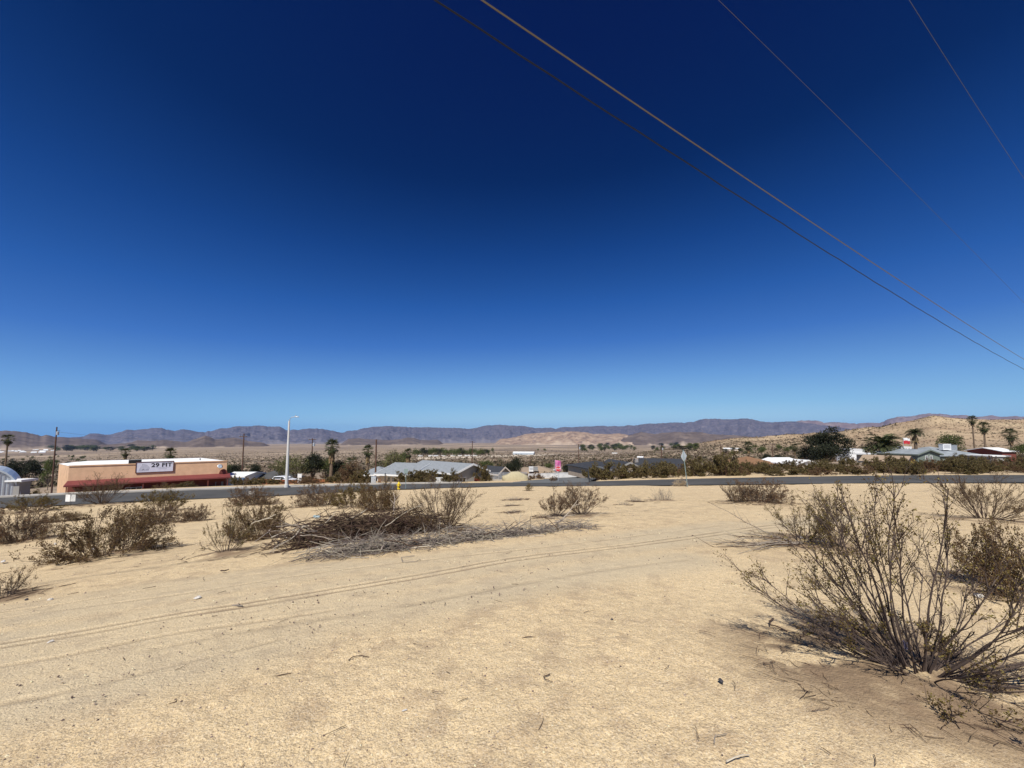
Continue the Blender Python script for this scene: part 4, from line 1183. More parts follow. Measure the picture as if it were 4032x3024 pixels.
lump('plastic_bag', 1246, 2075, (0.10, 0.07, 0.05), M_teal, 'crumpled teal and white plastic bag caught in the brush heap', 'bag', 3, 0.26)
lump('paper_scrap', 1128, 2124, (0.055, 0.03, 0.02), M_litter, 'white scrap of litter under the thick pale limb', 'litter', 4, 0.03)
lump('paper_scrap', 778, 2356, (0.052, 0.035, 0.016), M_litter, 'white flat stone-like scrap beside the tyre ruts', 'litter', 5)
lump('paper_scrap', 217, 2146, (0.03, 0.03, 0.04), M_litter, 'white cup-like scrap at the edge of the largest dense bush', 'litter', 6)
lump('paper_scrap', 366, 2166, (0.035, 0.03, 0.03), M_litter, 'small white scrap under the largest dense bush', 'litter', 16)
lump('paper_scrap', 12, 2214, (0.10, 0.04, 0.03), M_litter, 'white board scrap lying at the picture edge above the small dry bush', 'litter', 7)
lump('paper_scrap', 3855, 2355, (0.05, 0.035, 0.03), M_litter, 'white scrap on shaded sand beside the dense dark bush', 'litter', 8)
lump('paper_scrap', 3150, 2122, (0.05, 0.04, 0.035), M_litter, 'white scrap under the sprawling creosote', 'litter', 9)
lump('paper_scrap', 1592, 2797, (0.017, 0.008, 0.003), M_litter, 'tiny white paper fleck on the open sand, the larger of two', 'litter', 10)
lump('paper_scrap', 2075, 2832, (0.012, 0.007, 0.003), M_litter, 'tiny white paper fleck on the open sand, the fainter of two', 'litter', 11)
M_blueplastic = mat('blue_plastic', (0.05, 0.045, 0.11), 0.4, col2=(0.20, 0.19, 0.28), scale=18)
p_ = hit(3560, 2545)
lump('drink_bottle', 3565, 2560, (0.028, 0.025, 0.045), M_blueplastic, 'crumpled violet-blue plastic wrapper lodged in the near creosote', 'wrapper', 12)
lump('stone', 2838, 2682, (0.022, 0.014, 0.010), M_darkstone, 'dark angular stone on the open sand', 'stone', 13)
lump('stone', 198, 2364, (0.026, 0.022, 0.018), M_litter, 'pale stone beside the small open dry bush', 'stone', 14)
lump('stone', 200, 2528, (0.024, 0.012, 0.009), M_litter, 'pale flat stone between the two tyre ruts', 'stone', 15)
lump('stone', 105, 2362, (0.02, 0.018, 0.013), M_darkstone, 'small dark stone in front of the small open dry bush', 'stone', 17)
lump('stone', 2410, 2443, (0.014, 0.012, 0.012), M_darkstone, 'dark pebble on open sand below the tyre ruts', 'stone', 18)
lump('stone', 880, 2638, (0.009, 0.008, 0.006), M_darkstone, 'black pebble on open sand beyond the nearest ruts', 'stone', 19)
# loose sticks on the sand
def stick(pts, r, m, label):
    W = [hit(*p) for p in pts]; o0 = W[0]; tb = Tubes()
    tb.path([tuple(w - o0 + Vector((0, 0, r * 1.2 + (0.01 if 0 < i < len(W) - 1 else 0)))) for i, w in enumerate(W)], r, r * 0.6, 5)
    return tag(mesh_obj('stick', tb.V, tb.F, m, None, o0), label, 'stick')
stick([(2860, 3003), (2895, 2994), (2925, 2984), (2952, 2977)], 0.0042, M_deadpale, 'pale bleached stick nearest the camera')
stick([(2812, 2930), (2816, 2906), (2862, 2892)], 0.003, M_deadgrey, 'dark T-shaped twig above the pale bleached stick')
stick([(2165, 2657), (2140, 2672), (2146, 2682), (2178, 2688)], 0.0035, M_dead, 'dark V-shaped twig on the open sand')
stick([(3045, 2440), (3030, 2455), (3034, 2468), (3060, 2475), (3100, 2490)], 0.008, M_dead, 'curled dark stick left of the big near creosote')
stick([(1372, 2602), (1390, 2593), (1420, 2588), (1455, 2590)], 0.004, M_dead, 'thin bent twig on the open sand below the faint ruts')
stick([(650, 2793), (672, 2780), (690, 2775), (702, 2756)], 0.005, M_dead, 'knobbly dark twig in the near sand, lower of two')
stick([(1085, 2667), (1110, 2664), (1145, 2654)], 0.004, M_dead, 'thin forked twig in the near sand, upper of two')
stick([(2055, 2515), (2080, 2513), (2112, 2511)], 0.004, M_dead, 'straight dark twig on the sand in mid lot')
stick([(915, 2388), (935, 2391), (955, 2390)], 0.010, M_deadgrey, 'grey stick lying on the tyre ruts')
stick([(870, 2250), (885, 2253), (900, 2246)], 0.012, M_dead, 'short dark stick below the airy creosote')
stick([(1632, 2190), (1580, 2199), (1584, 2216), (1600, 2218), (1640, 2214), (1655, 2204)], 0.006, M_deadgrey, 'looped wire-like twig on the sand below the grey strip')
stick([(3185, 2405), (3165, 2425), (3150, 2418), (3205, 2430)], 0.004, M_deadgrey, 'wispy fallen twig beneath the reaching branch of the near creosote')

# grit and twig litter nobody could count
rs_ = np.random.RandomState(4)
def near_rel(x, y):
    return (fbm(x / 2.2, y / 2.2, 1) - 0.5) * 0.12 + (fbm(x / 0.42, y / 0.42, 2, 3) - 0.5) * 0.020 + (fbm(x / 0.16, y / 0.16, 3, 3) - 0.5) * 0.014
def scatter_pebbles(n):
    a = rs_.uniform(-1.0, 1.0, n); r = 1.5 * np.exp(rs_.rand(n) ** 0.8 * 2.2)
    x, y = np.sin(a) * r, np.cos(a) * r
    z = g(x, y) + near_rel(x, y); s = (0.0018 + 0.0058 * rs_.rand(n) ** 3) * (0.8 + 0.16 * r)
    q = rs_.uniform(0.6, 1.3, (n, 6)) * s[:, None]; t = rs_.uniform(0, 6.28, n); c, sn = np.cos(t), np.sin(t)
    P = np.stack([np.stack([x + q[:, 0] * c, y + q[:, 0] * sn, z], 1), np.stack([x - q[:, 1] * sn, y + q[:, 1] * c, z], 1), np.stack([x - q[:, 2] * c, y - q[:, 2] * sn, z], 1),
                  np.stack([x + q[:, 3] * sn, y - q[:, 3] * c, z], 1), np.stack([x, y, z + q[:, 4] * 0.9], 1), np.stack([x, y, z - q[:, 5]], 1)], 1)
    f = np.array([(0, 1, 4), (1, 2, 4), (2, 3, 4), (3, 0, 4), (1, 0, 5), (2, 1, 5), (3, 2, 5), (0, 3, 5)])
    F = (np.arange(n) * 6)[:, None, None] + f[None]
    return P.reshape(-1, 3), F.reshape(-1, 3).tolist()
V, F = scatter_pebbles(11000)
tag(mesh_obj('gravel', V, F, M_stone), 'fine pale grit strewn over the near sand', 'gravel', kind='stuff')
lt = Tubes(); rl = random.Random(8)
def litter_at(x, y, L, r):
    a = rl.uniform(0, 6.28); z = gz(x, y)
    P = grow(rl, (x, y, 0), (math.cos(a), math.sin(a), 0), L, 4, 0.3, 0)
    lt.path([(u, v, gz(u, v) + 0.012 + abs(w) * 0.2) for u, v, w in P], r, r * 0.6, 3)
for k in range(110):
    a = rl.uniform(-0.95, 0.95); r = 1.8 * math.exp(rl.random() * 2.4)
    litter_at(math.sin(a) * r, math.cos(a) * r, rl.uniform(0.03, 0.10) * (1 + r * 0.1), 0.0013 + 0.0004 * r)
for (p, H, W, kind, lab) in LOTP:
    for k in range(int(16 + 30 * min(W, 1.5))):
        q = W * 0.75 * math.sqrt(rl.random()); a = rl.uniform(0, 6.28)
        litter_at(p.x + math.cos(a) * q, p.y + math.sin(a) * q, rl.uniform(0.08, 0.35), 0.003 + 0.0003 * p.y)
for k in range(520):
    q = 1.15 * math.sqrt(rl.random()); a = rl.uniform(0, 6.28)
    litter_at(FG.x + math.cos(a) * q + 0.1, FG.y + math.sin(a) * q * 0.7, rl.uniform(0.04, 0.22), 0.0022)
tag(mesh_obj('twig_litter', lt.V, lt.F, M_dead), 'dead twig litter scattered over the sand and under shrubs', 'twig litter', kind='stuff')

# ================================================================== BUILD: the town
# ---- gym with red awning
GA, GB = Vector((-82.3, 72.0)), Vector((-64.0, 87.0))
GD = Vector((-91.2, 78.0)); GC = GB + (GD - GA)
gu = (GB - GA).normalized(); gn = Vector((gu.y, -gu.x)); GLEN = (GB - GA).length
gtop = at(252, 1835, 72.0).z
gbase = min(gz(GA.x, GA.y), gz(GB.x, GB.y), gz(GD.x, GD.y), gz(GC.x, GC.y)) - 0.3
gang = math.atan2(gu.y, gu.x)
gym = empty('gym_building', (GA.x, GA.y, gbase), gang, 'long peach stucco gym building with white roof and red awning', 'building')
GH = gtop - gbase
def gl(p):     # world xy -> gym local xy
    d = Vector(p) - GA
    return (d.dot(gu), -d.dot(gn))
qa, qb, qc, qd = (0, 0), (GLEN, 0), gl(GC), gl(GD)
MB().prism([qa, qb, qc, qd], 'z', 0, GH).build('wall', M_stucco, gym)
def inset(k):
    cx = sum(q[0] for q in (qa, qb, qc, qd)) / 4; cy = sum(q[1] for q in (qa, qb, qc, qd)) / 4
    return [(cx + (x - cx) * k, cy + (y - cy) * k) for x, y in (qa, qb, qc, qd)]
rfm = MB()
b4 = inset(1.004); r0_, r1_ = 0.5 * (Vector(qa) + Vector(qd)), 0.5 * (Vector(qb) + Vector(qc))
rfm.add([(x, y, GH + 0.005) for x, y in b4] + [(r0_.x + 3, r0_.y, GH + 0.62), (r1_.x - 3, r1_.y, GH + 0.62)], [(0, 1, 5, 4), (2, 3, 4, 5), (1, 2, 5), (3, 0, 4), (3, 2, 1, 0)])
rfm.build('roof', M_roofwhite, gym)
par = MB(); par.box(-0.05, GLEN + 0.05, -0.12, -0.003, GH - 0.10, GH + 0.10); par.build('parapet_cap', M_stucco, gym)
# red awning
aw0, aw1 = GH - 2.75, GH - 3.38
awn = MB(); awn.prism([(-0.004, aw0), (-2.6, aw1), (-2.6, aw1 - 0.10), (-0.004, aw0 - 0.14)], 'x', -0.05, GLEN + 0.6)
awo = awn.build('awning', M_redroof, gym)
MB().box(-0.06, GLEN + 0.62, -2.66, -2.603, aw1 - 0.26, aw1 + 0.02).build('awning_edge', M_redroof, awo)
MB().box(0.02, GLEN - 0.02, -0.05, -0.003, 0.05, aw0 - 0.16).build('lower_wall', M_darkred, gym)
for k in range(8):
    x = 0.3 + (GLEN - 0.2) * k / 7
    MB().box(x - 0.07, x + 0.07, -2.55, -2.41, 0, aw1 - 0.02).build('awning_post', M_darkred, gym)
def gx(px, Yg=78):      # fraction along the facade for a pixel column
    x, y, z = ray(px, 1850)
    # intersect ray with facade line
    den = x * gu.y - y * gu.x
    t = (GA.x * gu.y - GA.y * gu.x) / den
    return (Vector((x * t, y * t)) - GA).dot(gu)
for (p0, p1, dm) in ((500, 540, 'double'), (522, 562, 'double'), (728, 756, 'arch'), (850, 856, 'post'), (874, 884, 'post')):
    x0, x1 = gx(p0), gx(p1)
    if dm == 'post':
        MB().box(x0, x1 - 0.1, -0.14, -0.056, 0.2, 2.3).build('panel', M_greywall, gym); continue
    f = MB(); k = 0.09
    f.box(x0 - k, x1 + k, -0.12, -0.055, 2.15, 2.27); f.box(x0 - k, x0, -0.12, -0.055, 0.3, 2.15); f.box(x1, x1 + k, -0.12, -0.055, 0.3, 2.15); f.box((x0 + x1) / 2 - .04, (x0 + x1) / 2 + .04, -0.12, -0.055, 0.3, 2.15)
    fo = f.build('window', M_white, gym)
    MB().box(x0, x1, -0.08, -0.056, 0.3, 2.15).build('pane', M_glass, fo)
MB().box(gx(650), gx(672), -1.3, -0.8, 0.55, 0.62).build('bench', M_white, gym)
# roof plant and dish
ux = gx(528)
MB().box(ux - 0.9, ux + 0.9, 0.3, 1.6, GH + 0.05, GH + 0.75).build('roof_unit', M_black, gym)
for fx in (0.38, 0.8):
    MB().cyl((GLEN * fx, 2.2, GH + 0.1), 0.10, 0.55, 8).build('roof_vent', M_dark, gym)
dsh = empty('satellite_dish', (0, 0, 0), 0, 'pale grey satellite dish on the end of the peach gym wall', 'dish')
dp = GA + gu * (GLEN - 1.3) + gn * 0.5
dsh.location = (dp.x, dp.y, gbase + GH - 1.75); dsh.rotation_euler = (0, 0, gang)
MB().tube([(0, 0.45, -0.2), (0, 0.0, 0.0), (0, -0.2, 0.55)], 0.035, 6).build('mast', M_galv, dsh)
dl = MB().lathe([(0.02, 0), (0.28, 0.04), (0.48, 0.13), (0.50, 0.14), (0.30, 0.07), (0.02, 0.03)], 16).build('reflector', M_alu, dsh, (0, -0.25, 0.6), smooth=True)
dl.rotation_euler = (R(62), 0, R(20))
MB().tube([(0, -0.3, 0.35), (0.05, -0.75, 0.75)], 0.02, 5).build('feed_arm', M_galv, dsh)
hood = MB().prism([(math.cos(a) * 0.75, math.sin(a) * 0.95) for a in np.linspace(0, math.pi, 10)], 'y', -0.35, -0.004).build('arched_hood', M_darkred, gym, (GLEN - 0.6, 0, aw0 + 0.02))
# sign
s0, s1 = gx(537), gx(681)
zt, zb = GH - 0.10 + 0.35, GH - 1.72
sg = empty('wall_sign', (GA.x + gu.x * (s0 + s1) / 2 + gn.x * 0.08, GA.y + gu.y * (s0 + s1) / 2 + gn.y * 0.08, gbase + (zt + zb) / 2), gang, 'white sign board reading 29 FIT on the peach gym wall', 'sign')
sw, sh = (s1 - s0) / 2, (zt - zb) / 2
M_signwhite = mat('sign_board', (0.66, 0.66, 0.72), 0.6, col2=(0.58, 0.58, 0.66), scale=1.2)
M_signgrey = mat('sign_print_grey', (0.42, 0.43, 0.50), 0.7, col2=(0.52, 0.52, 0.58), scale=3)
M_frame = mat('sign_frame', (0.10, 0.035, 0.028), 0.7)
MB().box(-sw, sw, -0.06, 0.06, -sh, sh).build('board', M_signwhite, sg)
fr = MB(); w = 0.13
fr.box(-sw - w, sw + w, -0.12, 0.05, sh, sh + w); fr.box(-sw - w, sw + w, -0.12, 0.05, -sh - w, -sh); fr.box(-sw - w, -sw - .003, -0.12, 0.05, -sh, sh); fr.box(sw + .003, sw + w, -0.12, 0.05, -sh, sh)
fr.build('frame', M_frame, sg)
text_mesh('lettering', '29 FIT', 1.10, M_black, sg, (sw * 0.36, -0.075, sh * 0.34), (R(90), 0, 0), 0.008, True, 1.12)
ln_ = MB()
for k, (x0, x1) in enumerate(((0.05, 0.80), (0.18, 0.64))):
    for j in range(int((x1 - x0) * 24)):
        xx = sw * (x0 + j / 24.0); ln_.box(xx, xx + sw * 0.033, -0.068, -0.063, -sh * (0.22 + 0.26 * k), -sh * (0.10 + 0.26 * k))
ln_.build('small_print', M_signgrey, sg)
emb = MB()
emb.prism([(-0.9 * sw, -0.8 * sh), (-0.80 * sw, 0.1 * sh), (-0.62 * sw, 0.7 * sh), (-0.45 * sw, 0.5 * sh), (-0.28 * sw, -0.1 * sh), (-0.36 * sw, -0.8 * sh)], 'y', -0.066, -0.0615); emb.build('emblem', M_signgrey, sg)
em2 = MB()
for (x, z, dx, dz) in ((-0.70, 0.42, 0.03, 0.14), (-0.72, -0.62, 0.05, 0.12), (-0.66, -0.52, 0.05, 0.12), (-0.48, -0.6, 0.04, 0.08), (-0.40, -0.56, 0.03, 0.08)):
    em2.prism([(x * sw, z * sh), ((x + dx) * sw, (z + dz * 0.4) * sh), ((x + dx * 1.6) * sw, (z + dz * 1.6) * sh), ((x + dx * .4) * sw, (z + dz) * sh)], 'y', -0.074, -0.0665)
em2.build('emblem_mark', M_black, sg)

# ---- arched metal hut and shed
hp = at(-45, 1943, 62.0); hut_z = gz(hp.x, hp.y) - 0.2
hut = empty('arched_metal_hut', (hp.x, hp.y, hut_z), R(50), 'pale grey corrugated metal hut with arched roof at the picture edge', 'hut')
hr_ = 3.0; hh = at(-58, 1853, 62.0).z - hut_z
arc = [(math.cos(a) * hr_, math.sin(a) * hh) for a in np.linspace(0, math.pi, 19)]
arc2 = [(math.cos(a) * (hr_ + 0.25), math.sin(a) * (hh + 0.25)) for a in np.linspace(0, math.pi, 19)]
MB().prism(arc, 'y', 0.02, 11).build('end_wall', M_alu, hut)
MB().prism(arc2 + arc[::-1], 'y', -0.25, 11.3).build('arched_roof', M_alu, hut)
for k in range(13):
    x = -hr_ * 0.92 + k * hr_ * 1.84 / 12
    zt_ = hh * math.sqrt(max(0.05, 1 - (x / hr_) ** 2)) - 0.15
    MB().box(x - 0.09, x + 0.09, -0.06, 0.016, 0.05, zt_).build('wall_rib', M_galv, hut)
house('shed', 'small grey flat-roofed shed beside the arched metal hut', 78, 122, 64, 66, 5, 1893, None, 'flat', M_greywall, M_roofwhite, M_white, over=0.5, cat='shed')

# ---- houses along the far side of the road
house('low_house', 'white-trimmed low carport house beside the peach gym', 888, 962, 88, 88, 7, 1876, 1866, 'gable', M_white, M_roofwhite, M_white, over=0.5)
house('low_house', 'dark grey flat-roofed house behind the street lamp', 965, 1105, 92, 92, 9, 1893, 1862, 'hip', M_tanwall, mat('slate_roof', (0.085, 0.085, 0.083), 0.9, var=0.25, scale=1), M_white, over=0.6)
def fence_boards(px0, px1, Y0, Y1, y_top, m, label, n, name='board_fence', sub='board', cat='fence', h=None):
    a = at(px0, y_top, Y0); b = at(px1, y_top, Y1)
    zg = min(gz(a.x, a.y), gz(b.x, b.y))
    L = math.hypot(b.x - a.x, b.y - a.y); ang = math.atan2(b.y - a.y, b.x - a.x)
    o = empty(name, (a.x, a.y, zg), ang, label, cat)
    H = (a.z + b.z) / 2 - zg
    w = L / n
    me = None
    for k in range(n):
        if me is None:
            bo = MB().box(0.01, w - 0.01, 0, 0.03, 0.02, H).build(sub, m, o); me = bo.data
        else:
            bo = link_mesh(sub, me, o)
        bo.location = (k * w, 0, (0.04 if k % 3 == 0 else 0.0))
    MB().box(0, L, 0.034, 0.09, H * 0.25, H * 0.25 + 0.09).build('rail', m, o)
    MB().box(0, L, 0.034, 0.09, H * 0.8, H * 0.8 + 0.09).build('rail', m, o)
    return o
fence_boards(1015, 1175, 72, 70, 1888, M_fence, 'orange-brown board fence behind the street lamp', 52)
fence_boards(1235, 1330, 70, 68, 1889, M_fence, 'orange-brown board fence behind the bare brown tree', 34)
MB_gate = fence_boards(1172, 1188, 69, 69, 1866, M_white, 'small white board gate in shade beside the street lamp', 4, 'white_gate', 'board', 'gate')
house('grey_roof_house', 'grey-roofed low house wing behind the purple-grey shrub', 1412, 1512, 74, 74, 8, 1872, 1846, 'hip', M_creamwall, M_greyroof, M_white, wins=((0.55, 0.75, 0.5, 1.5),))
house('grey_roof_house', 'grey-roofed cream house with porch posts behind the yellow hydrant', 1500, 1612, 66, 64, 10, 1866, 1834, 'gable', M_creamwall, M_greyroof, M_white, wins=((0.25, 0.33, 0.6, 1.5), (0.42, 0.5, 0.6, 1.5)), over=0.8)
for k, px in enumerate((1517,)):
    q = at(px, 1863, 64.2); zq = gz(q.x, q.y)
    tag(MB().box(-.07, .07, -.07, .07, 0, q.z - zq).build('porch_post', M_dark, None, (q.x, q.y, zq)), 'dark porch post of the cream grey-roofed house', 'post')
house('grey_roof_house', 'grey-roofed house with white gable and red door near the junction', 1792, 1915, 60.5, 65.5, 13, 1858, 1829, 'gable_front', M_greywall, M_greyroof, M_white, doors=((0.60, 0.78, 1.0, M_reddoor),), wins=((0.12, 0.32, 0.8, 1.9),), over=0.5, ridge_at=0.5)
house('tan_roof_house', 'tan-roofed low house with rooftop cooler beyond the junction', 2062, 2185, 98, 98, 12, 1864, 1843, 'hip', M_tanwall, M_tanroof, None)
roof_unit(2083, 2100, 1838, 1853, 97.0, 'white rooftop cooler on the tan-roofed house')
roof_unit(2101, 2118, 1838, 1851, 97.5, 'grey rooftop cooler on the tan-roofed house', M_greywall)
house('brown_gable_house', 'dark gabled house roof behind the green tree near the junction', 1962, 2005, 78, 80, 9, 1862, 1841, 'gable_front', M_greywall, M_darkroof, M_creamwall)
house('charcoal_roof_house', 'charcoal hip-roofed house behind the leaning post', 2320, 2470, 72, 74, 10, 1846, 1824, 'hip', M_tanwall, M_darkroof, None)
roof_unit(2383, 2400, 1818, 1831, 74.0, 'white rooftop cooler on the charcoal hip roof')
house('charcoal_roof_house', 'charcoal-roofed house with a pale gable end above the roadside bushes', 2425, 2530, 65, 65.5, 9, 1848, 1823, 'gable_front', M_tanwall, M_darkroof, M_greywall, wins=((0.4, 0.6, 0.3, 1.2),))
house('charcoal_roof_house', 'long charcoal roof behind the diamond sign', 2510, 2690, 70, 68, 9, 1842, 1814, 'gable', M_tanwall, M_darkroof, None)
roof_unit(2502, 2513, 1805, 1822, 72.0, 'brown rooftop vent box on the long charcoal roof', M_tanwall)
house('brown_roof_house', 'rust-brown roofed house in the scrub beyond the road', 2948, 3062, 105, 107, 11, 1829, 1803, 'hip', M_creamwall, M_brownroof, None, wins=((0.3, 0.45, 0.3, 1.4), (0.6, 0.75, 0.3, 1.4)))
house('white_roof_house', 'white gabled house beside the large dark tree', 3135, 3216, 100, 100.8, 12, 1827, 1813, 'gable_front', M_white, M_roofwhite, M_white, over=0.6, doors=((0.4, 0.55, 0.6, M_fence),))
house('white_roof_house', 'low white-roofed shed behind the white gabled house', 3075, 3130, 120, 120, 6, 1812, 1805, 'gable', M_white, M_roofwhite, None)
house('long_flat_house', 'long low house with white flat roof behind the date palm', 3372, 3600, 112, 100, 10, 1792, None, 'flat', M_greywall, M_roofwhite, M_white, over=0.7, wins=((0.1, 0.18, 0.4, 1.3),))
house('brown_shed_roof', 'dark sloping brown lean-to roof before the long white-roofed house', 3395, 3560, 92, 86, 6, 1817, 1797, 'gable', M_tanwall, M_tanroof, M_dark, over=0.6)
roof_unit(3452, 3466, 1778, 1789, 108.0, 'small white rooftop box on the long flat roof')
house('sage_house', 'sage green gabled house with two small windows', 3612, 3700, 90, 90.6, 9, 1789, 1773, 'gable_front', M_greenwall, M_bluegreyroof, M_greenwall, wins=((0.35, 0.44, 0.4, 1.1), (0.55, 0.64, 0.4, 1.1)))
house('blue_roof_house', 'wide blue-grey roofed house with large rooftop cooler', 3690, 3885, 92, 92, 14, 1797, 1764, 'hip', M_greenwall, M_bluegreyroof, None)
roof_unit(3714, 3744, 1748, 1768, 95.0, 'large white rooftop cooler on the blue-grey roof')
roof_unit(3745, 3768, 1752, 1769, 96.0, 'grey-green cooler beside the large white rooftop cooler', M_bluegreyroof)
house('white_trailer', 'white trailer with windows beside the flag', 3548, 3590, 120, 120, 4, 1762, None, 'flat', M_white, M_white, None, over=0.05, cat='trailer', wins=((0.15, 0.3, 0.3, 0.9), (0.4, 0.55, 0.3, 0.9), (0.65, 0.8, 0.3, 0.9)))
house('white_trailer', 'white metal building edge beside the large dark tree', 3345, 3405, 135, 135, 6, 1771, None, 'flat', M_white, M_roofwhite, None, over=0.1, cat='building')
house('white_roof_house', 'small white roof beside the palm at the picture edge', 3945, 4000, 105, 105, 8, 1778, 1766, 'gable', M_darkred, M_roofwhite, None)
house('white_roof_house', 'low white roof strip above the scrub near the picture edge', 3905, 3970, 86, 86, 5, 1798, None, 'flat', M_greywall, M_roofwhite, None, over=0.3)

# white walls and chain link
def wall_run(px0, px1, Y0, Y1, y_top, m, label, name='garden_wall', t=0.2, cat='wall', extra=0.2):
    a = at(px0, y_top, Y0); b = at(px1, y_top, Y1)
    zg = min(gz(a.x, a.y), gz(b.x, b.y)) - extra
    L = math.hypot(b.x - a.x, b.y - a.y); ang = math.atan2(b.y - a.y, b.x - a.x)
    o = empty(name, (a.x, a.y, zg), ang, label, cat)
    H = (a.z + b.z) / 2 - zg
    MB().box(0, L, 0, t, 0, H - 0.08).build('wall_face', m, o)
    MB().box(-.04, L + .04, -.04, t + .04, H - 0.078, H).build('coping', m, o)
    return o
wall_run(2080, 2272, 82, 86, 1862, mat('weathered_white_wall', (0.80, 0.79, 0.77), 0.9, col2=(0.52, 0.52, 0.51), scale=0.7), 'weathered white block wall along the side street')
def chain_link(px0, px1, Y0, Y1, y_top, label, n=9):
    a = at(px0, y_top, Y0); b = at(px1, y_top, Y1)
    o = empty('chain_link_fence', (a.x, a.y, gz(a.x, a.y)), 0, label, 'fence')
    H = 1.35
    pts = [a + (b - a) * (k / n) for k in range(n + 1)]
    for p in pts:
        z = gz(p.x, p.y) - o.location.z
        MB().cyl((p.x - a.x, p.y - a.y, z - .1), 0.04, H + .1, 6).build('post', M_galv, o)
    P = [(p.x - a.x, p.y - a.y, gz(p.x, p.y) - o.location.z + H) for p in pts]
    MB().tube(P, 0.03, 6).build('top_rail', M_galv, o)
    me = MB()
    for k in range(n):
        p, q = Vector(P[k]), Vector(P[k + 1]); m_ = 14
        for j in range(-8, m_):
            for sgn in (1, -1):
                t0, t1 = j / m_, (j + 8) / m_
                z0, z1 = (0, 1) if sgn > 0 else (1, 0)
                c0, c1 = max(t0, 0), min(t1, 1)
                if c1 <= c0: continue
                f0 = z0 + (z1 - z0) * (c0 - t0) / (t1 - t0); f1 = z0 + (z1 - z0) * (c1 - t0) / (t1 - t0)
                me.tube([p + (q - p) * c0 - Vector((0, 0, H * (1 - f0))), p + (q - p) * c1 - Vector((0, 0, H * (1 - f1)))], 0.008, 3, cap=False)
    tag(me.build('wire_mesh', M_galv, o), kind='stuff')
    return o
chain_link(1905, 2075, 66, 70, 1868, 'chain link fence beside the red-door house')

# vehicles
def car(px, Y, label, rz, paint, scale=1.0, name='parked_car'):
    p = onground(px, Y)
    o = empty(name, p, rz, label, 'car'); o.scale = (scale,) * 3
    body = [(-2.2, 0.35), (-2.25, 0.75), (-2.05, 0.95), (-1.0, 1.02), (-0.3, 1.42), (0.9, 1.48), (1.75, 1.42), (2.15, 0.98), (2.2, 0.45), (1.95, 0.32), (-1.95, 0.28)]
    V = []; F = []
    secs = [(-0.86, 0.93), (-0.80, 1.0), (0.80, 1.0), (0.86, 0.93)]
    n = len(body)
    for y, k in secs:
        for x, z in body:
            kk = 1 - (0.12 if z > 1.1 else 0.0)
            V.append((x * (0.985 if k < 1 else 1), y * kk, 0.35 + (z - 0.35) * k))
    for s in range(3):
        for i in range(n): F.append((s * n + i, s * n + (i + 1) % n, (s + 1) * n + (i + 1) % n, (s + 1) * n + i))
    F.append(tuple(range(n - 1, -1, -1))); F.append(tuple(3 * n + i for i in range(n)))
    mesh_obj('body', V, F, paint, o)
    MB().prism([(-0.92, 1.04), (-0.30, 1.385), (-0.28, 1.395), (-0.98, 1.055)], 'y', -0.68, 0.68).build('windscreen', M_glass, o)
    for s in (-1, 1):
        y0 = 0.775 * s; y1 = 0.80 * s
        MB().prism([(-0.72, 1.04), (-0.22, 1.36), (0.25, 1.39), (0.25, 1.04)], 'y', min(y0, y1 + .05 * s), max(y0, y1 + .05 * s)).build('side_window', M_glass, o)
        MB().prism([(0.33, 1.04), (0.33, 1.39), (1.55, 1.35), (1.85, 1.04)], 'y', min(y0, y1 + .05 * s), max(y0, y1 + .05 * s)).build('side_window', M_glass, o)
        for x in (-1.4, 1.35):
            wh = MB().tube([(x, 0.66 * s, 0.33), (x, 0.90 * s, 0.33)], 0.33, 16).build('wheel', M_black, o)
            MB().tube([(x, 0.885 * s, 0.33), (x, 0.915 * s, 0.33)], 0.2, 12).build('rim', M_galv, wh)
        MB().box(-2.27, -2.12, min(0.45 * s, 0.78 * s), max(0.45 * s, 0.78 * s), 0.68, 0.84).build('headlight', M_white, o)
    MB().box(-2.28, -2.2, -0.4, 0.4, 0.5, 0.66).build('grille', M_dark, o)
    return o
M_carblue = mat('blue_grey_car_paint', (0.10, 0.12, 0.15), 0.25, spec=0.6)
M_carwhite = mat('white_car_paint', (0.72, 0.72, 0.72), 0.3, spec=0.5)
car(940, 78, 'blue-grey parked car beside the red awning of the gym', R(118), M_carblue)
car(1122, 73, 'white parked car half hidden behind the street lamp post', R(170), M_carwhite)
car(2170, 120, 'white parked car beyond the weathered white wall', R(10), M_carwhite)
# covered car
p = onground(2027, 67); cv = empty('covered_car', p, R(8), 'car under a pale yellow cover behind the chain link fence', 'covered car')
prof = [(-2.1, 0.05), (-2.15, 0.75), (-1.3, 1.0), (-0.6, 1.45), (0.7, 1.5), (1.4, 1.15), (2.1, 0.85), (2.15, 0.05)]
M_cover = mat('yellow_cover', (0.46, 0.40, 0.25), 0.8, var=0.15, scale=3, bump=0.4, bscale=6)
V = []; F = []; n = len(prof)
for y, k in ((-0.9, 0.0), (-0.86, 0.75), (-0.6, 1.0), (0.6, 1.0), (0.86, 0.75), (0.9, 0.0)):
    V += [(x, y, 0.05 + (z - 0.05) * max(k, 0.02)) for x, z in prof]
for s in range(5):
    F += [(s * n + i, s * n + i + 1, (s + 1) * n + i + 1, (s + 1) * n + i) for i in range(n - 1)]
mesh_obj('cover', V, F, M_cover, cv, smooth=True)
MB().box(-2.0, 2.0, -0.7, 0.7, 0.02, 0.2).build('underbody', M_black, cv)

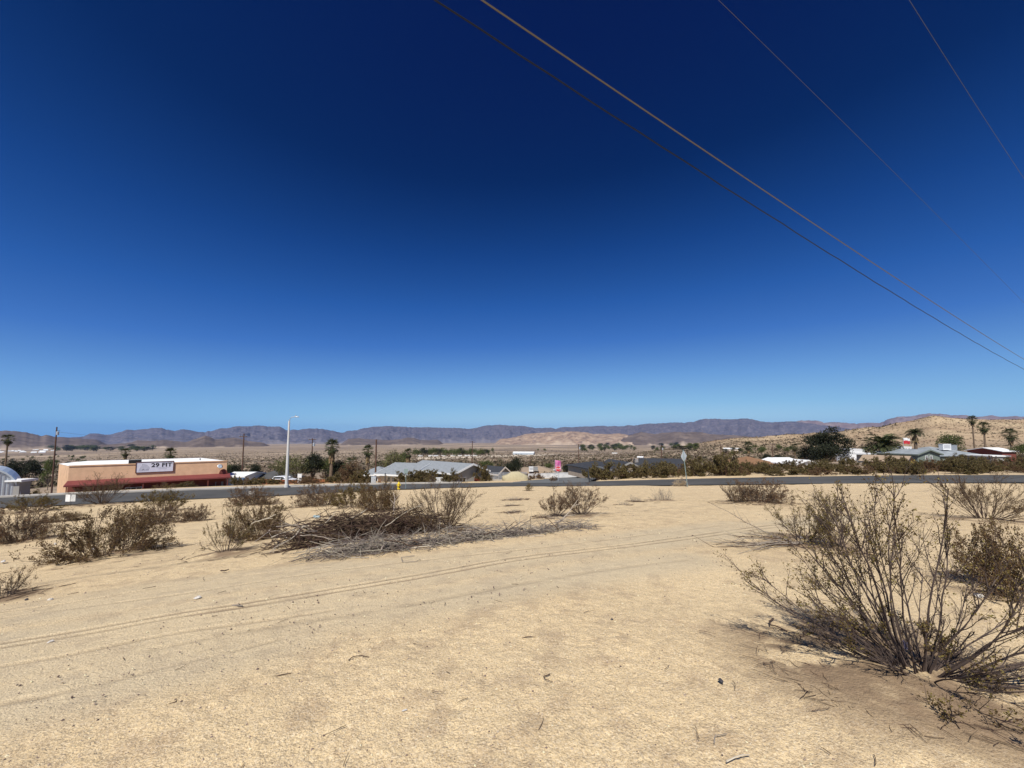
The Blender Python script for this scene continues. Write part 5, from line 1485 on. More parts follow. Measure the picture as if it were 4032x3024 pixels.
# ---- street furniture
def street_lamp():
    b = hit(1128, 1919); top = at(1144, 1657, b.y)
    h = top.z - b.z
    o = empty('street_lamp', b, 0, 'tall pale concrete street lamp with curved arm across the road', 'street lamp')
    ln = top.x - b.x - (1144 - 1128) * 0
    MB().tube([(0, 0, -0.3), (0, 0, h * 0.5), (0, 0, h)], [0.20, 0.15, 0.10], 12).build('pole', M_concrete_l, o)
    MB().cyl((0, 0, 0), 0.26, 0.35, 12).build('base_collar', M_concrete_l, o)
    e = at(1165, 1641, b.y); dx = e.x - top.x; dz = e.z - top.z
    MB().tube([(0, 0, h - 0.25), (dx * 0.10, 0, h + dz * 0.35), (dx * 0.4, 0, h + dz * 0.85), (dx, 0, h + dz)], [0.06, 0.05, 0.045, 0.04], 8).build('arm', M_galv, o)
    hd = MB().lathe([(0.02, 0.16), (0.12, 0.14), (0.18, 0.04), (0.14, 0.0)], 12).build('lamp_head', M_galv, o, (dx + 0.28, 0, h + dz - 0.06))
    hd.scale = (2.0, 1, 0.8)
    MB().cyl((dx + 0.15, 0, h + dz + 0.06), 0.07, 0.14, 8).build('photocell', M_galv, o)
M_concrete_l = mat('pale_concrete_pole', (0.62, 0.60, 0.56), 0.8, var=0.1, scale=2)
street_lamp()
def hydrant():
    b = hit(1570, 1926)
    o = empty('fire_hydrant', b, R(10), 'yellow fire hydrant at the edge of the road', 'fire hydrant'); o.scale = (1.15, 1.15, 1.1)
    MB().lathe([(0.17, -0.1), (0.17, 0.05), (0.12, 0.06), (0.115, 0.50), (0.15, 0.51), (0.15, 0.55), (0.12, 0.57), (0.10, 0.66), (0.05, 0.72)], 14).build('barrel', M_yellow, o)
    MB().cyl((0, 0, 0.71), 0.03, 0.07, 6).build('top_nut', M_yellow, o)
    for s in (-1, 1):
        MB().tube([(0.09 * s, 0, 0.42), (0.2 * s, 0, 0.42)], 0.06, 10).build('hose_cap', M_yellow, o)
    MB().tube([(0, -0.08, 0.38), (0, -0.21, 0.38)], 0.085, 12).build('pumper_cap', M_yellow, o)
hydrant()
def sign_post(px, py_base, h, label, lean=(0, 0), r=0.03, m=None, name='road_sign'):
    b = hit(px, py_base)
    o = empty(name, b, 0, label, 'sign')
    MB().tube([(0, 0, -0.3), (lean[0], lean[1], h)], r, 6).build('post', m or M_galv, o)
    return o, b
# street-name style plate on green post
o, b = sign_post(1597, 1924, 0, 'grey plate on a thin green post beside the hydrant') if False else (None, None)
b = hit(1597, 1924); tp = at(1597, 1846, b.y)
o = empty('road_sign', b, R(4), 'dark grey sign plate on a thin green post beside the hydrant', 'sign')
hgt = tp.z - b.z
MB().tube([(0, 0.04, -0.3), (0, 0.04, hgt)], 0.035, 6).build('post', M_signgreen, o)
MB().box(-0.21, 0.21, -0.02, 0.003, hgt - 0.52, hgt).build('plate', M_signgreen, o)
# diamond warning sign seen from behind
b = hit(2708, 1916); tp = at(2689, 1771, b.y)
o = empty('road_sign', b, 0, 'leaning diamond-shaped road sign seen from its bare metal back', 'sign')
hgt = tp.z - b.z; lx = tp.x - b.x
MB().tube([(0, 0, -0.3), (lx, 0, hgt)], 0.036, 6).build('post', M_signgreen, o)
dm = MB(); q = 0.56
dm.prism([(0, -q), (q, 0), (0, q), (-q, 0)], 'y', 0.045, 0.055); dmo = dm.build('plate', M_alu, o, (lx * 0.84 + 0.06, 0.0, hgt - q - 0.05))
dmo.rotation_euler = (0, R(-4), R(38))
# stop sign, facing the camera
b = onground(2198, 57.0); tp = at(2198, 1846, 57.0)
o = empty('stop_sign', b, R(3), 'red octagonal STOP sign at the road junction', 'stop sign')
hgt = tp.z - b.z
MB().tube([(0, 0.05, -0.3), (0, 0.05, hgt + 0.35)], 0.035, 6).build('post', M_galv, o)
octg = lambda r: [(r * math.cos(R(22.5 + 45 * k)), r * math.sin(R(22.5 + 45 * k)) + hgt) for k in range(8)]
MB().prism(octg(0.42), 'y', -0.004, 0.004).build('border', M_white, o)
MB().prism(octg(0.385), 'y', -0.012, -0.0045).build('plate', M_stop, o)
text_mesh('lettering', 'STOP', 0.30, M_white, o, (0, -0.016, hgt), (R(90), 0, 0), 0.003, True)
b2 = onground(2197, 62.0); tp = at(2197, 1812, 62.0); hg2 = tp.z - b2.z
o = empty('pink_banner', b2, 0, 'magenta feather banner on a post just behind the stop sign', 'banner')
MB().tube([(-0.45, 0.02, -0.2), (-0.45, 0.02, hg2)], 0.03, 6).build('post', M_galv, o)
V = []; F = []
for i in range(9):
    for j in range(6):
        V.append((-0.44 + 0.95 * j / 5 + 0.03 * math.sin(i), 0.08 * math.sin(j * 1.4 + i * 0.7), hg2 - 0.02 - 1.75 * i / 8 + (-0.12 * (j / 5) ** 2 if i == 0 else 0)))
for i in range(8):
    for j in range(5): F.append((i * 6 + j, i * 6 + j + 1, (i + 1) * 6 + j + 1, (i + 1) * 6 + j))
cl_ = mesh_obj('cloth', V, F, M_pink, o, smooth=True)
sm_ = cl_.modifiers.new('thick', 'SOLIDIFY'); sm_.thickness = 0.01
# leaning dark post by the junction
b = hit(2322, 1899); tp = at(2315, 1846, b.y)
o = empty('bollard_post', b, 0, 'leaning dark post at the corner of the side street', 'post')
MB().tube([(0, 0, -0.3), (tp.x - b.x, 0, tp.z - b.z)], [0.09, 0.075], 8).build('shaft', M_dark, o)
MB().cyl((tp.x - b.x, 0, tp.z - b.z), 0.10, 0.06, 8).build('cap', M_dark, o)
# yard sign: two-panel board on a thin stake
b = hit(276, 1994); tp = at(285, 1947, b.y); k = b.y / 1560
o = empty('yard_sign', b, R(-6), 'white two-panel yard sign on a thin stake by the road', 'sign')
hgt = tp.z - b.z; ww = 22 * k
MB().tube([(0, 0.02, -0.2), (0.06, 0.02, hgt)], 0.014, 6).build('stake', M_dark, o)
M_prn = mat('faded_sign_print', (0.62, 0.62, 0.60), 0.7, col2=(0.42, 0.42, 0.40), scale=9)
MB().box(-ww, -0.02, -0.03, -0.012, hgt - 28 * k, hgt).build('panel', M_white, o)
MB().box(0.03, ww + 0.03, -0.03, -0.012, hgt - 27 * k, hgt - 0.01).build('panel', M_prn, o)
b = hit(990, 1972); tp = at(990, 1934, b.y); k = b.y / 1560
o = empty('yard_sign', b, R(5), 'small white sign half hidden in the dry bush below the grey car', 'sign')
hgt = tp.z - b.z
MB().tube([(0, 0.02, -0.2), (0, 0.02, hgt)], 0.012, 6).build('stake', M_dark, o)
MB().box(-12 * k, 12 * k, -0.012, 0.006, hgt - 22 * k, hgt).build('panel', M_prn, o)
p = onground(1730, 58.5); o = empty('yard_sign', p, R(-3), 'white framed sign in front of the grey-roofed houses', 'sign')
tp = at(1730, 1881, 58.5); hgt = tp.z - p.z
MB().box(-0.45, 0.45, -0.03, 0.0, hgt - 0.85, hgt).build('panel', M_prn, o)
f = MB(); f.box(-0.52, -0.455, -0.04, 0.02, 0, hgt + .04); f.box(0.455, 0.52, -0.04, 0.02, 0, hgt + .04); f.box(-0.45, 0.45, -0.04, 0.02, hgt + .003, hgt + .05); f.build('frame', M_white, o)
# electrical cabinet
p = onground(1471, 58); tp = at(1471, 1877, 58); h = tp.z - p.z
o = empty('utility_cabinet', p, R(12), 'pale grey metal utility cabinet behind the road', 'cabinet')
MB().box(-0.32, 0.32, -0.25, 0.25, -0.1, h - 0.06).build('housing', M_alu, o)
MB().box(-0.35, 0.35, -0.28, 0.28, h - 0.057, h).build('lid', M_alu, o)
d = MB().box(-0.27, 0.27, -0.27, -0.254, 0.1, h - 0.15).build('door', M_galv, o); MB().box(0.16, 0.2, -0.30, -0.272, h * .5, h * .5 + .12).build('handle', M_dark, d)
p = onground(1494, 59)
fence_boards(1488, 1500, 59, 59, 1883, mat('brown_board', (0.22, 0.12, 0.06), 0.9, var=0.3), 'short brown board screen beside the utility cabinet', 3, 'board_screen')
# flag
p = onground(3568, 110); tp = at(3568, 1722, 110); h = tp.z - p.z
o = empty('flag', p, 0, 'red and white flag flying on a thin pole beside the palm', 'flag')
MB().tube([(0, 0, 0), (0, 0, h)], 0.05, 6).build('pole', M_galv, o)
for nm, z0, z1, m_ in (('white_stripe', 0.1, 0.8, M_white), ('red_stripe', 0.82, 1.75, mat('flag_red', (0.45, 0.03, 0.04), 0.8))):
    V = []; F = []
    for i in range(2):
        for j in range(9): V.append((0.06 + 1.9 * j / 8, 0.15 * math.sin(j * 1.1), h - (z0 if i == 0 else z1) - 0.25 * (j / 8) - 0.08 * math.sin(j * 1.3)))
    F = [(j, j + 1, 10 + j, 9 + j) for j in range(8)]
    mesh_obj(nm, V, F, m_, o)

# ---- utility poles and lines
utility_pole(224, 1681, 95, 'brown utility pole with transformers at the end of the peach gym', arms=(), xf=True)
utility_pole(961, 1707, 96, 'brown utility pole with crossarm beside the peach gym', arms=(0.75,), arm_w=1.9)
utility_pole(1231, 1726, 98, 'utility pole with transformer among the palms', arms=(0.3,), xf=True, arm_w=1.8)
utility_pole(1482, 1730, 72, 'plain brown pole rising beside the utility cabinet', arms=())
utility_pole(1860, 1737, 140, 'thin pole with crossarm behind the red-door house', arms=(0.3,), arm_w=2.0)
utility_pole(2087, 1797, 110, 'short thin pole in front of the tan-roofed house', arms=(), r=0.10)
utility_pole(2278, 1748, 150, 'thin pole with crossarm behind the side street', arms=(0.3,), arm_w=2.2, xf=True)
utility_pole(2604, 1752, 150, 'thin pole with transformer behind the long charcoal roof', arms=(0.3,), xf=True, arm_w=2.2)
utility_pole(2837, 1750, 190, 'far short pole in the scrub between charcoal and brown roofs', arms=(0.3,), arm_w=1.8)
utility_pole(3040, 1747, 170, 'thin pole with two crossarms above the brown-roofed house', arms=(0.3, 1.5), arm_w=2.4)
def span(px0, py0, Y0, px1, py1, Y1, label, sag=0.6, r=0.02):
    a = at(px0, py0, Y0); b = at(px1, py1, Y1)
    P = []
    for k in range(13):
        t = k / 12; p = a + (b - a) * t; p.z -= sag * 4 * t * (1 - t); P.append(p)
    return wire('power_line', label, P, r, M_dark, 'power line', 'thin power lines between poles')
span(961, 1718, 95.8, 1231, 1730, 97.8, 'thin power line between the gym pole and the palm pole', 1.0)
span(224, 1700, 95, 961, 1720, 95.8, 'thin power line passing above the gym roof', 1.2)
span(961, 1815, 95.9, 1231, 1812, 97.9, 'sagging dark cable low between the gym pole and the palm pole', 0.3, 0.035)
span(2278, 1752, 149.8, 2604, 1756, 149.8, 'thin power line above the charcoal roofs', 1.4)
span(2604, 1756, 149.8, 2837, 1754, 189.8, 'thin power line beyond the diamond sign', 1.4)

# ---- overhead cables crossing the sky
WD = Vector((math.sin(R(60)), math.cos(R(60))))
def overhead(pts, z_first, rad, m, label, wig=0.0, cut=None):
    c = 1.0995
    P = [(1600 + x * c, y * c) for x, y in pts]
    x, y, z = ray(*P[0]); k = z_first / z
    p0 = Vector((x * k, y * k))
    n = Vector((WD.y, -WD.x))
    W = []
    for p in P:
        x, y, z = ray(*p)
        t = (n.x * p0.x + n.y * p0.y) / (n.x * x + n.y * y)
        W.append(Vector((x * t, y * t, CAMZ + z * t)))
    # smooth through and carry on past both ends
    L = [tuple(w) for w in W]
    s = [(w.xy - W[0].xy).dot(WD) for w in W]
    cz = np.polyfit(s, [w.z for w in W], 2)
    ss = np.linspace(-26, s[-1] + 34, 160)
    rng = random.Random(3)
    out = []
    for q in ss:
        xy = W[0].xy + WD * float(q)
        zz = float(np.polyval(cz, min(max(q, s[0] - 4), s[-1] + 4)))
        sl = float(np.polyval(np.polyder(cz), min(max(q, s[0] - 4), s[-1] + 4)))
        zz += sl * (q - min(max(q, s[0] - 4), s[-1] + 4))
        zz += wig * (math.sin(q * 1.7) * 0.5 + math.sin(q * 3.9) * 0.5)
        out.append((xy.x, xy.y, zz))
    return wire('overhead_cable', label, out, rad, m, 'cable', 'overhead cables crossing the sky')
M_cabdark = mat('black_cable', (0.012, 0.014, 0.014), 0.5)
M_cabgold = mat('weathered_cable', (0.17, 0.145, 0.085), 0.5)
M_cabthin = mat('aluminium_wire', (0.095, 0.105, 0.115), 0.5)
overhead([(95, 0), (250, 95), (430, 215), (620, 340), (880, 500), (1110, 645), (1400, 835), (1700, 1025), (2000, 1205), (2212, 1322)], 5.5, 0.0105, M_cabdark, 'dark slightly wavy overhead cable, the lower of the thick pair', 0.012)
overhead([(270, 0), (620, 233), (900, 425), (1200, 632), (1500, 830), (1800, 1025), (2000, 1155), (2212, 1287)], 5.7, 0.0105, M_cabgold, 'straight brownish overhead cable, the upper of the thick pair')
overhead([(1120, 0), (1300, 180), (1500, 375), (1650, 520), (1800, 670), (1890, 760)], 8.0, 0.0042, M_cabthin, 'thin grey overhead wire, next above the thick pair')
overhead([(1805, 0), (1900, 165), (2000, 315), (2100, 465), (2212, 640)], 8.0, 0.0042, M_cabthin, 'thin grey overhead wire nearest the upper corner of the sky')

# ---- palms
palm(33, 1706, None, 118, 3.9, 'tall slender palm before the far hills at the picture edge', 1, skirt=0.6, trunk_r=0.2)
palm(495, 1763, None, 112, 3.0, 'shaggy palm top showing above the gym roof, nearer its sign', 2, skirt=1.3)
palm(672, 1761, None, 112, 4.0, 'round palm top showing above the white gym roof beyond the sign', 3, skirt=0.8)
palm(1308, 1726, None, 84, 4.0, 'largest shaggy palm in the clump beyond the road', 4, skirt=1.6, trunk_r=0.3, nfr=44)
palm(1450, 1749, None, 82, 3.0, 'palm with dark dead skirt beside the plain brown pole', 5, skirt=1.8)
palm(1382, 1792, None, 80, 4.0, 'low spreading palm between the largest palm and the dark-skirted one', 6, skirt=0.4, nfr=26)
palm(1490, 1812, None, 80, 2.8, 'low fan palm tucked behind the plain brown pole', 7, skirt=0.3, nfr=22)
palm(1608, 1763, None, 84, 2.6, 'stout shaggy palm standing behind the cream grey-roofed house', 8, skirt=1.8, trunk_r=0.3)
palm(1063, 1822, None, 120, 1.8, 'small far palm left of the street lamp pole', 9, skirt=0.5, nfr=16, trunk_r=0.12)
palm(1968, 1804, None, 110, 2.6, 'small palm behind the dark gabled roof near the junction', 10, skirt=0.6, nfr=20)
palm(2945, 1735, None, 140, 4.0, 'ragged palm above the rust-brown roof', 11, skirt=1.0, lean=-0.6)
palm(3128, 1744, None, 125, 2.9, 'palm standing behind the white gabled house', 12, skirt=1.4, trunk_r=0.18)
palm(3478, 1733, None, 100, 9.0, 'broad drooping date palm behind the long white roof', 13, kind='feather', skirt=0.0, nfr=46, trunk_r=0.3)
palm(3602, 1695, None, 98, 4.0, 'feathery date palm beside the flag', 14, kind='feather', skirt=0.5, nfr=36, trunk_r=0.3)
palm(3826, 1635, None, 120, 3.2, 'tallest thin-trunked palm against the sandy hill', 15, skirt=0.9, trunk_r=0.16)
palm(3871, 1658, None, 112, 3.7, 'second tall palm with thick lower trunk against the sandy hill', 16, skirt=0.9, trunk_r=0.2)
palm(3976, 1685, None, 108, 4.0, 'shaggy palm at the picture edge against the sandy hill', 17, skirt=1.3, trunk_r=0.2)

# ---- trees
T_dark = tree_meshes(1, 10, 10, 2.0, M_leaf_dark, n=20000, leaf=0.30, nb=13)
T_dark2 = tree_meshes(2, 8, 7, 1.2, M_leaf_dark, n=5200, leaf=0.28, nb=7)
T_green = tree_meshes(3, 7, 7, 1.3, M_leaf_green, n=3200, leaf=0.24, nb=7)
T_pale = tree_meshes(4, 6, 7, 1.0, M_leaf_pale, n=2600, leaf=0.20, nb=8, airy=True)
T_far = [tree_meshes(10 + k, 8, 8, 0.8, M_leaf_dark if k % 2 else M_leaf_green, n=700, leaf=0.55, nb=6) for k in range(3)]
def custom_tree(name, label, px, Y, blobs, n, leaf, lm, seed, trunk_r=0.3):
    """blobs in photo pixels: (px, py, rx, ry)"""
    rng = random.Random(seed); c = at(px, 1800, Y); zg = gz(c.x, Y); k = Y / 1520
    B = []; st = Tubes()
    for (bx, by, rx, ry) in blobs:
        q = at(bx, by, Y); d = rng.uniform(-.8, .8) * rx * k * 1.2
        B.append((q.x - c.x, d, q.z - zg, rx * k, rx * k * 0.9, ry * k))
        st.path(grow(rng, (0, 0, 0.8), norm((q.x - c.x, d, q.z - zg - 0.8)), math.dist((0, 0, .8), (q.x - c.x, d, q.z - zg)), 5, 0.10, 0.0), 0.12, 0.04, 5)
    st.path([(0, 0, -0.3), (0.05, 0, 1.0)], trunk_r, trunk_r * 0.8, 8)
    o = empty(name, (c.x, Y, zg), 0, label, 'tree')
    mesh_obj('trunk', st.V, st.F, M_bark, o)
    cr = crown_geo(rng, B, n, leaf, 0.3)
    tag(mesh_obj('crown', cr.V, cr.F, lm, o), kind='stuff')
    return o
def tree(proto, px, y_top, Y, W_px, label, name='tree', group=None, seed=0):
    q = at(px, y_top, Y); zg = gz(q.x, Y)
    return place_tree(proto, name, (q.x, Y, zg), max(q.z - zg, 0.8), W_px * Y / 1545, seed * 1.7, label, group)
custom_tree('evergreen_tree', 'large dark evergreen tree towering over the white gabled house', 3250, 104,
            [(3268, 1698, 22, 20), (3238, 1716, 30, 18), (3215, 1735, 32, 22), (3262, 1735, 34, 26), (3305, 1728, 28, 18), (3325, 1752, 22, 24), (3290, 1765, 34, 26), (3240, 1770, 38, 26), (3205, 1768, 26, 24), (3325, 1785, 20, 22), (3270, 1795, 34, 20), (3215, 1797, 26, 18)], 15000, 0.30, M_leaf_dark, 3, 0.4)
custom_tree('evergreen_tree', 'smaller dark tree leaning against the large evergreen', 3172, 108, [(3172, 1766, 20, 16), (3190, 1780, 22, 20), (3160, 1785, 16, 18), (3185, 1800, 20, 16)], 2600, 0.28, M_leaf_dark, 4)
tree(T_green, 3738, 1705, 125, 105, 'round olive green tree behind the large rooftop cooler', 'round_tree', seed=1)
tree(T_dark2, 1235, 1780, 88, 100, 'dark green tree between the street lamp and the largest palm', seed=4)
tree(T_pale, 1165, 1786, 84, 150, 'airy pale green palo verde behind the street lamp', 'palo_verde', seed=5)
tree(T_pale, 1545, 1768, 100, 130, 'airy pale green tree behind the grey-roofed houses', 'palo_verde', seed=6)
tree(T_green, 1590, 1776, 120, 60, 'green rounded tree behind the stout shaggy palm', seed=7)
tree(T_dark2, 925, 1826, 104, 85, 'dark green tree beside the gym end wall', seed=8)
tree(T_green, 905, 1828, 108, 60, 'green bushy tree partly hidden by the gym', seed=9)
tree(T_dark2, 1005, 1822, 108, 50, 'dark rounded tree beyond the crossarm pole', seed=10)
tree(T_green, 1915, 1808, 84, 80, 'olive green tree beside the white gable house', seed=11)
tree(T_dark2, 2035, 1797, 88, 55, 'dark tall evergreen behind the covered car', 'evergreen_tree', seed=12)
tree(T_dark2, 2008, 1820, 90, 60, 'dark bushy tree joined to the tall evergreen behind the covered car', seed=13)
tree(T_green, 2160, 1822, 125, 55, 'green tree beyond the tan-roofed house', seed=14)
tree(T_dark2, 2230, 1828, 120, 45, 'dark green tree right behind the stop sign', seed=15)
tree(T_dark2, 60, 1810, 150, 90, 'dark tree below the tall slender palm', seed=16)
tree(T_dark2, 130, 1806, 170, 80, 'dark tree between the slender palm and the transformer pole', seed=17)
tree(T_green, 198, 1800, 130, 60, 'green tree hugging the transformer pole', seed=18)
tree(T_green, 4030, 1745, 84, 90, 'dark olive tree at the picture edge beside the shaggy palm', seed=19)
tree(T_dark2, 3020, 1785, 128, 45, 'dark green tree beside the rust-brown roof', seed=20)
tree(T_dark2, 3062, 1788, 125, 40, 'small dark tree between the brown roof and the white shed', seed=21)
tree(T_dark2, 1335, 1812, 86, 90, 'dark green tree behind the largest palm trunk', seed=22)
tree(T_green, 1290, 1800, 90, 90, 'green leafy tree under the crown of the largest palm', seed=23)
tree(T_pale, 1110, 1806, 90, 90, 'airy grey-green tree left of the street lamp', 'palo_verde', seed=24)
# bare brown tree beyond the road
brn = bush_meshes('bare', M_stem_brown, M_leaf_dry, seed=61, H=3.6, Rad=2.2, stems=30, l1=8, l2=6, leaves=4, leaf=0.10, r0=0.03, amax=75, up=0.04, base=0.05, l1_from=0.2)
bt = hit(1268, 1911)
o = empty('bare_tree', (bt.x, 62, gz(bt.x, 62)), 0, 'bare brown twiggy tree with a short trunk across the road', 'tree')
MB().tube([(0, 0, -0.2), (0.05, 0, 0.9)], [0.14, 0.11], 8).build('trunk', M_stem_brown, o)
for nm, me in (('limbs', brn[0]), ('crown', brn[1])):
    tag(link_mesh(nm, me, o, (0, 0, 0.75), (0, 0, 0), (0.95, 0.95, 0.85)), kind='stuff')
rt = random.Random(21)
FARS = {}
def far_tree(px, py_base, Hm, Wm, label, group, rel=False):
    q = hit0(px, py_base)
    d = math.hypot(*q)
    if rel: Hm, Wm = Hm * d, Wm * d
    o = place_tree(T_far[rt.randrange(3)], 'far_tree', (q[0], q[1], gz(q[0], q[1])), Hm, Wm, rt.uniform(0, 6), label, group)
    if group: FARS.setdefault(group, []).append(o)
for k in range(28):
    px = 1635 + k * 10.7 + rt.uniform(-3, 3); s = hit0(px, 1796); d = math.hypot(*s)
    far_tree(px, 1796 + rt.uniform(-2, 1), d * 0.020 * rt.uniform(0.8, 1.2), d * 0.020 * rt.uniform(0.9, 1.3), 'dark tree in the long windbreak row on the valley floor', 'windbreak trees on the valley floor')
for k in range(4):
    px = (1920, 1940, 2118, 2145)[k]; far_tree(px, 1785 if k < 2 else 1776, (11, 15, 9, 10)[k], (8, 10, 11, 16)[k], ('round tree just past the end of the windbreak', 'taller tree past the end of the windbreak', 'lone round tree on the pale flat, smaller of two', 'lone round tree on the pale flat, wider of two')[k], None)
for k in range(46):
    px = rt.uniform(2285, 2500); far_tree(px, 1757 + rt.random() * 22, rt.uniform(.007, .012), rt.uniform(.010, .020), 'green tree in the dense grove in the middle of the valley', 'grove trees in mid valley', True)
for k in range(30):
    px = rt.uniform(2565, 2755); far_tree(px, 1757 + rt.random() * 20, rt.uniform(.007, .011), rt.uniform(.010, .018), 'green tree in the grove beyond the diamond sign', 'grove trees beyond the diamond sign', True)
for k in range(40):
    px = rt.uniform(200, 640); far_tree(px, 1766 + rt.random() * 12, rt.uniform(.005, .009), rt.uniform(.008, .018), 'dark tree in the far line across the valley beyond the gym', 'far tree line beyond the gym', True)
for k in range(30):
    px = rt.uniform(0, 340); far_tree(px, 1792 + rt.random() * 40, rt.uniform(4, 7), rt.uniform(6, 10), 'dark tree among the houses beyond the arched hut', 'trees beyond the arched hut')
for k in range(16):
    px = rt.uniform(2800, 3130); far_tree(px, 1768 + rt.random() * 26, rt.uniform(3, 6), rt.uniform(4, 7), 'scrubby tree around the foot of the sandy hill', 'scrubby trees at the foot of the sandy hill')
# white roofs and trailers far across the valley
def far_box(px, py, w, h, label, group, d=10, m=None, name='far_building'):
    q = hit0(px, py); o = empty(name, (q[0], q[1], gz(q[0], q[1]) - 0.2), -math.atan2(q[0], q[1]) + rt.uniform(-.15, .15), label, 'building', group)
    MB().box(-w / 2, w / 2, 0, d, 0, h).build('wall', m or M_white, o)
    if group: FARS.setdefault(group, []).append(o)
    MB().prism([(-0.4, h + 0.004), (d / 2, h + 0.22 * d * 0.5), (d + 0.4, h + 0.004)], 'x', -w / 2 - 0.4, w / 2 + 0.4).build('roof', M_roofwhite, o)
for k in range(30):
    far_box(rt.uniform(-10, 215), 1770 + rt.random() * 15, rt.uniform(9, 26), rt.uniform(2.5, 4), 'long white building in the far compound beyond the slender palm', 'white buildings in the far compound', 25)
for k in range(8):
    far_box(1660 + k * 30 + rt.uniform(-6, 6), 1797, rt.uniform(5, 9), 1.7, 'white trailer parked along the windbreak', 'trailers along the windbreak', 4, name='far_trailer')
far_box(2060, 1790, 45, 4, 'pale metal shed on the bare flat beyond the side street', None, 20, M_alu)
for k, (px, py) in enumerate(((2420, 1788), (2445, 1760), (2320, 1758), (2560, 1752), (2880, 1776), (540, 1772), (130, 1832), (160, 1858), (2575, 1742), (2520, 1810))):
    far_box(px, py, rt.uniform(8, 13) if py < 1800 else 4.5, 2.2, 'small white house scattered on the valley floor', 'small white valley houses', 8, M_white if k % 2 else M_creamwall)
# pale bare lot by the windbreak
def lot_patch(name, P, m):
    W = [hit0(*p) for p in P]
    n = 14; V = []; F = []
    A, B, C, D = [np.array(w) for w in W]
    for i in range(n + 1):
        for j in range(n + 1):
            p = (A + (B - A) * j / n) * (1 - i / n) + (D + (C - D) * j / n) * (i / n)
            V.append((p[0], p[1], gz(p[0], p[1]) + 0.35))
    for i in range(n):
        for j in range(n): a = i * (n + 1) + j; F.append((a, a + 1, a + n + 2, a + n + 1))
    tag(mesh_obj(name, V, F, m), kind='structure')
M_bare = mat('bare_pale_sand', (0.60, 0.50, 0.38), 0.95, var=0.15, scale=0.05)
lot_patch('bare_field', [(1630, 1812), (2090, 1798), (2200, 1789), (1640, 1799)], M_bare)

# ---- bushes beyond the road
MARKS = [(60, 'the arched metal hut'), (219, 'the transformer pole'), (420, 'the red awning'), (620, 'the gym sign'), (780, 'the awning end'), (961, 'the gym crossarm pole'), (1128, 'the street lamp'), (1310, 'the largest palm'), (1482, 'the plain brown pole'), (1570, 'the hydrant'),
         (1700, 'the white framed sign'), (1870, 'the red door'), (2027, 'the covered car'), (2140, 'the tan roof'), (2198, 'the stop sign'), (2320, 'the leaning post'), (2470, 'the pale gable'), (2600, 'the long charcoal roof'), (2700, 'the diamond sign'), (2850, 'the far short pole'), (2950, 'the ragged palm'),
         (3040, 'the two-armed pole'), (3130, 'the white gabled house'), (3245, 'the large evergreen'), (3370, 'the white metal building'), (3480, 'the date palm'), (3570, 'the flag'), (3655, 'the sage house'), (3735, 'the rooftop coolers'), (3826, 'the tallest palm'), (3871, 'the second tall palm'), (3976, 'the edge palm')]
ORD = 'nearest second third fourth fifth sixth seventh eighth ninth tenth eleventh twelfth thirteenth fourteenth fifteenth sixteenth seventeenth eighteenth nineteenth twentieth'.split()
def name_row(objs, phrase):
    """label shrubs by the landmark they stand in line with, counted outward from the road"""
    by = {}
    for o in objs:
        px = 2016 + o.location.x / o.location.y * (FPX * CP + 360 * SP)
        k = min(range(len(MARKS)), key=lambda i: abs(MARKS[i][0] - px))
        by.setdefault(k, []).append(o)
    for k, L in by.items():
        L.sort(key=lambda o: o.location.x ** 2 + o.location.y ** 2)
        for i, o in enumerate(L):
            o['label'] = phrase + ' in line with ' + MARKS[k][1] + ', ' + (ORD[i] if i == 0 else ORD[min(i, 19)] + ' back') + ' from the road'
FAR = [bush_meshes('scrub', M_stem_brown, M_leaf_belt, seed=201 + k, H=1.6, Rad=1.25, stems=26, l1=6, l2=5, leaves=10, leaf=0.075, amax=72, up=0.05, r0=0.012, base=0.4, l1_from=0.2) for k in range(3)]
FARD = [bush_meshes('scrub', M_stem_brown, M_leaf_dry, seed=211 + k, H=1.2, Rad=1.2, stems=34, l1=6, l2=4, leaves=7, leaf=0.055, amax=80, up=0.03, r0=0.010, base=0.45, l1_from=0.2) for k in range(2)]
rb = random.Random(31)
def free(x, y):
    return dist_line(np.array([x]), np.array([y]), ROAD)[0] > ROAD_W + 1.2 and dist_line(np.array([x]), np.array([y]), SIDE)[0] > SIDE_W + 1.0
BELT = {True: [], False: []}
for k in range(84):
    px = rb.uniform(2380, 4080)
    x, y, z = ray(px, 1870); az = math.atan2(x, y)
    # just beyond the far edge of the road
    q = hit0(px, 1880 - 16 * (px - 2380) / 1650)
    r = math.hypot(*q) + rb.random() ** 1.3 * 22
    X, Y = math.sin(az) * r, math.cos(az) * r
    if not free(X, Y): continue
    dry = rb.random() < 0.45
    H = rb.uniform(0.9, 2.4) * (1.3 if 2650 < px < 3000 else 0.72 if 3000 < px < 3360 else 1.0); W = rb.uniform(2.0, 3.4)
    o = place_bush((FARD if dry else FAR)[rb.randrange(2 if dry else 3)], 'scrub_bush', (X, Y, gz(X, Y)), H * (0.65 if dry else 1), W, rb.uniform(0, 6), 'brown twiggy bush in the scrub belt beyond the road' if dry else 'olive creosote bush in the scrub belt beyond the road', 'brown bushes of the roadside scrub belt' if dry else 'olive bushes of the roadside scrub belt')
    BELT[dry].append(o)
name_row(BELT[True], 'brown twiggy belt bush'); name_row(BELT[False], 'olive belt bush')
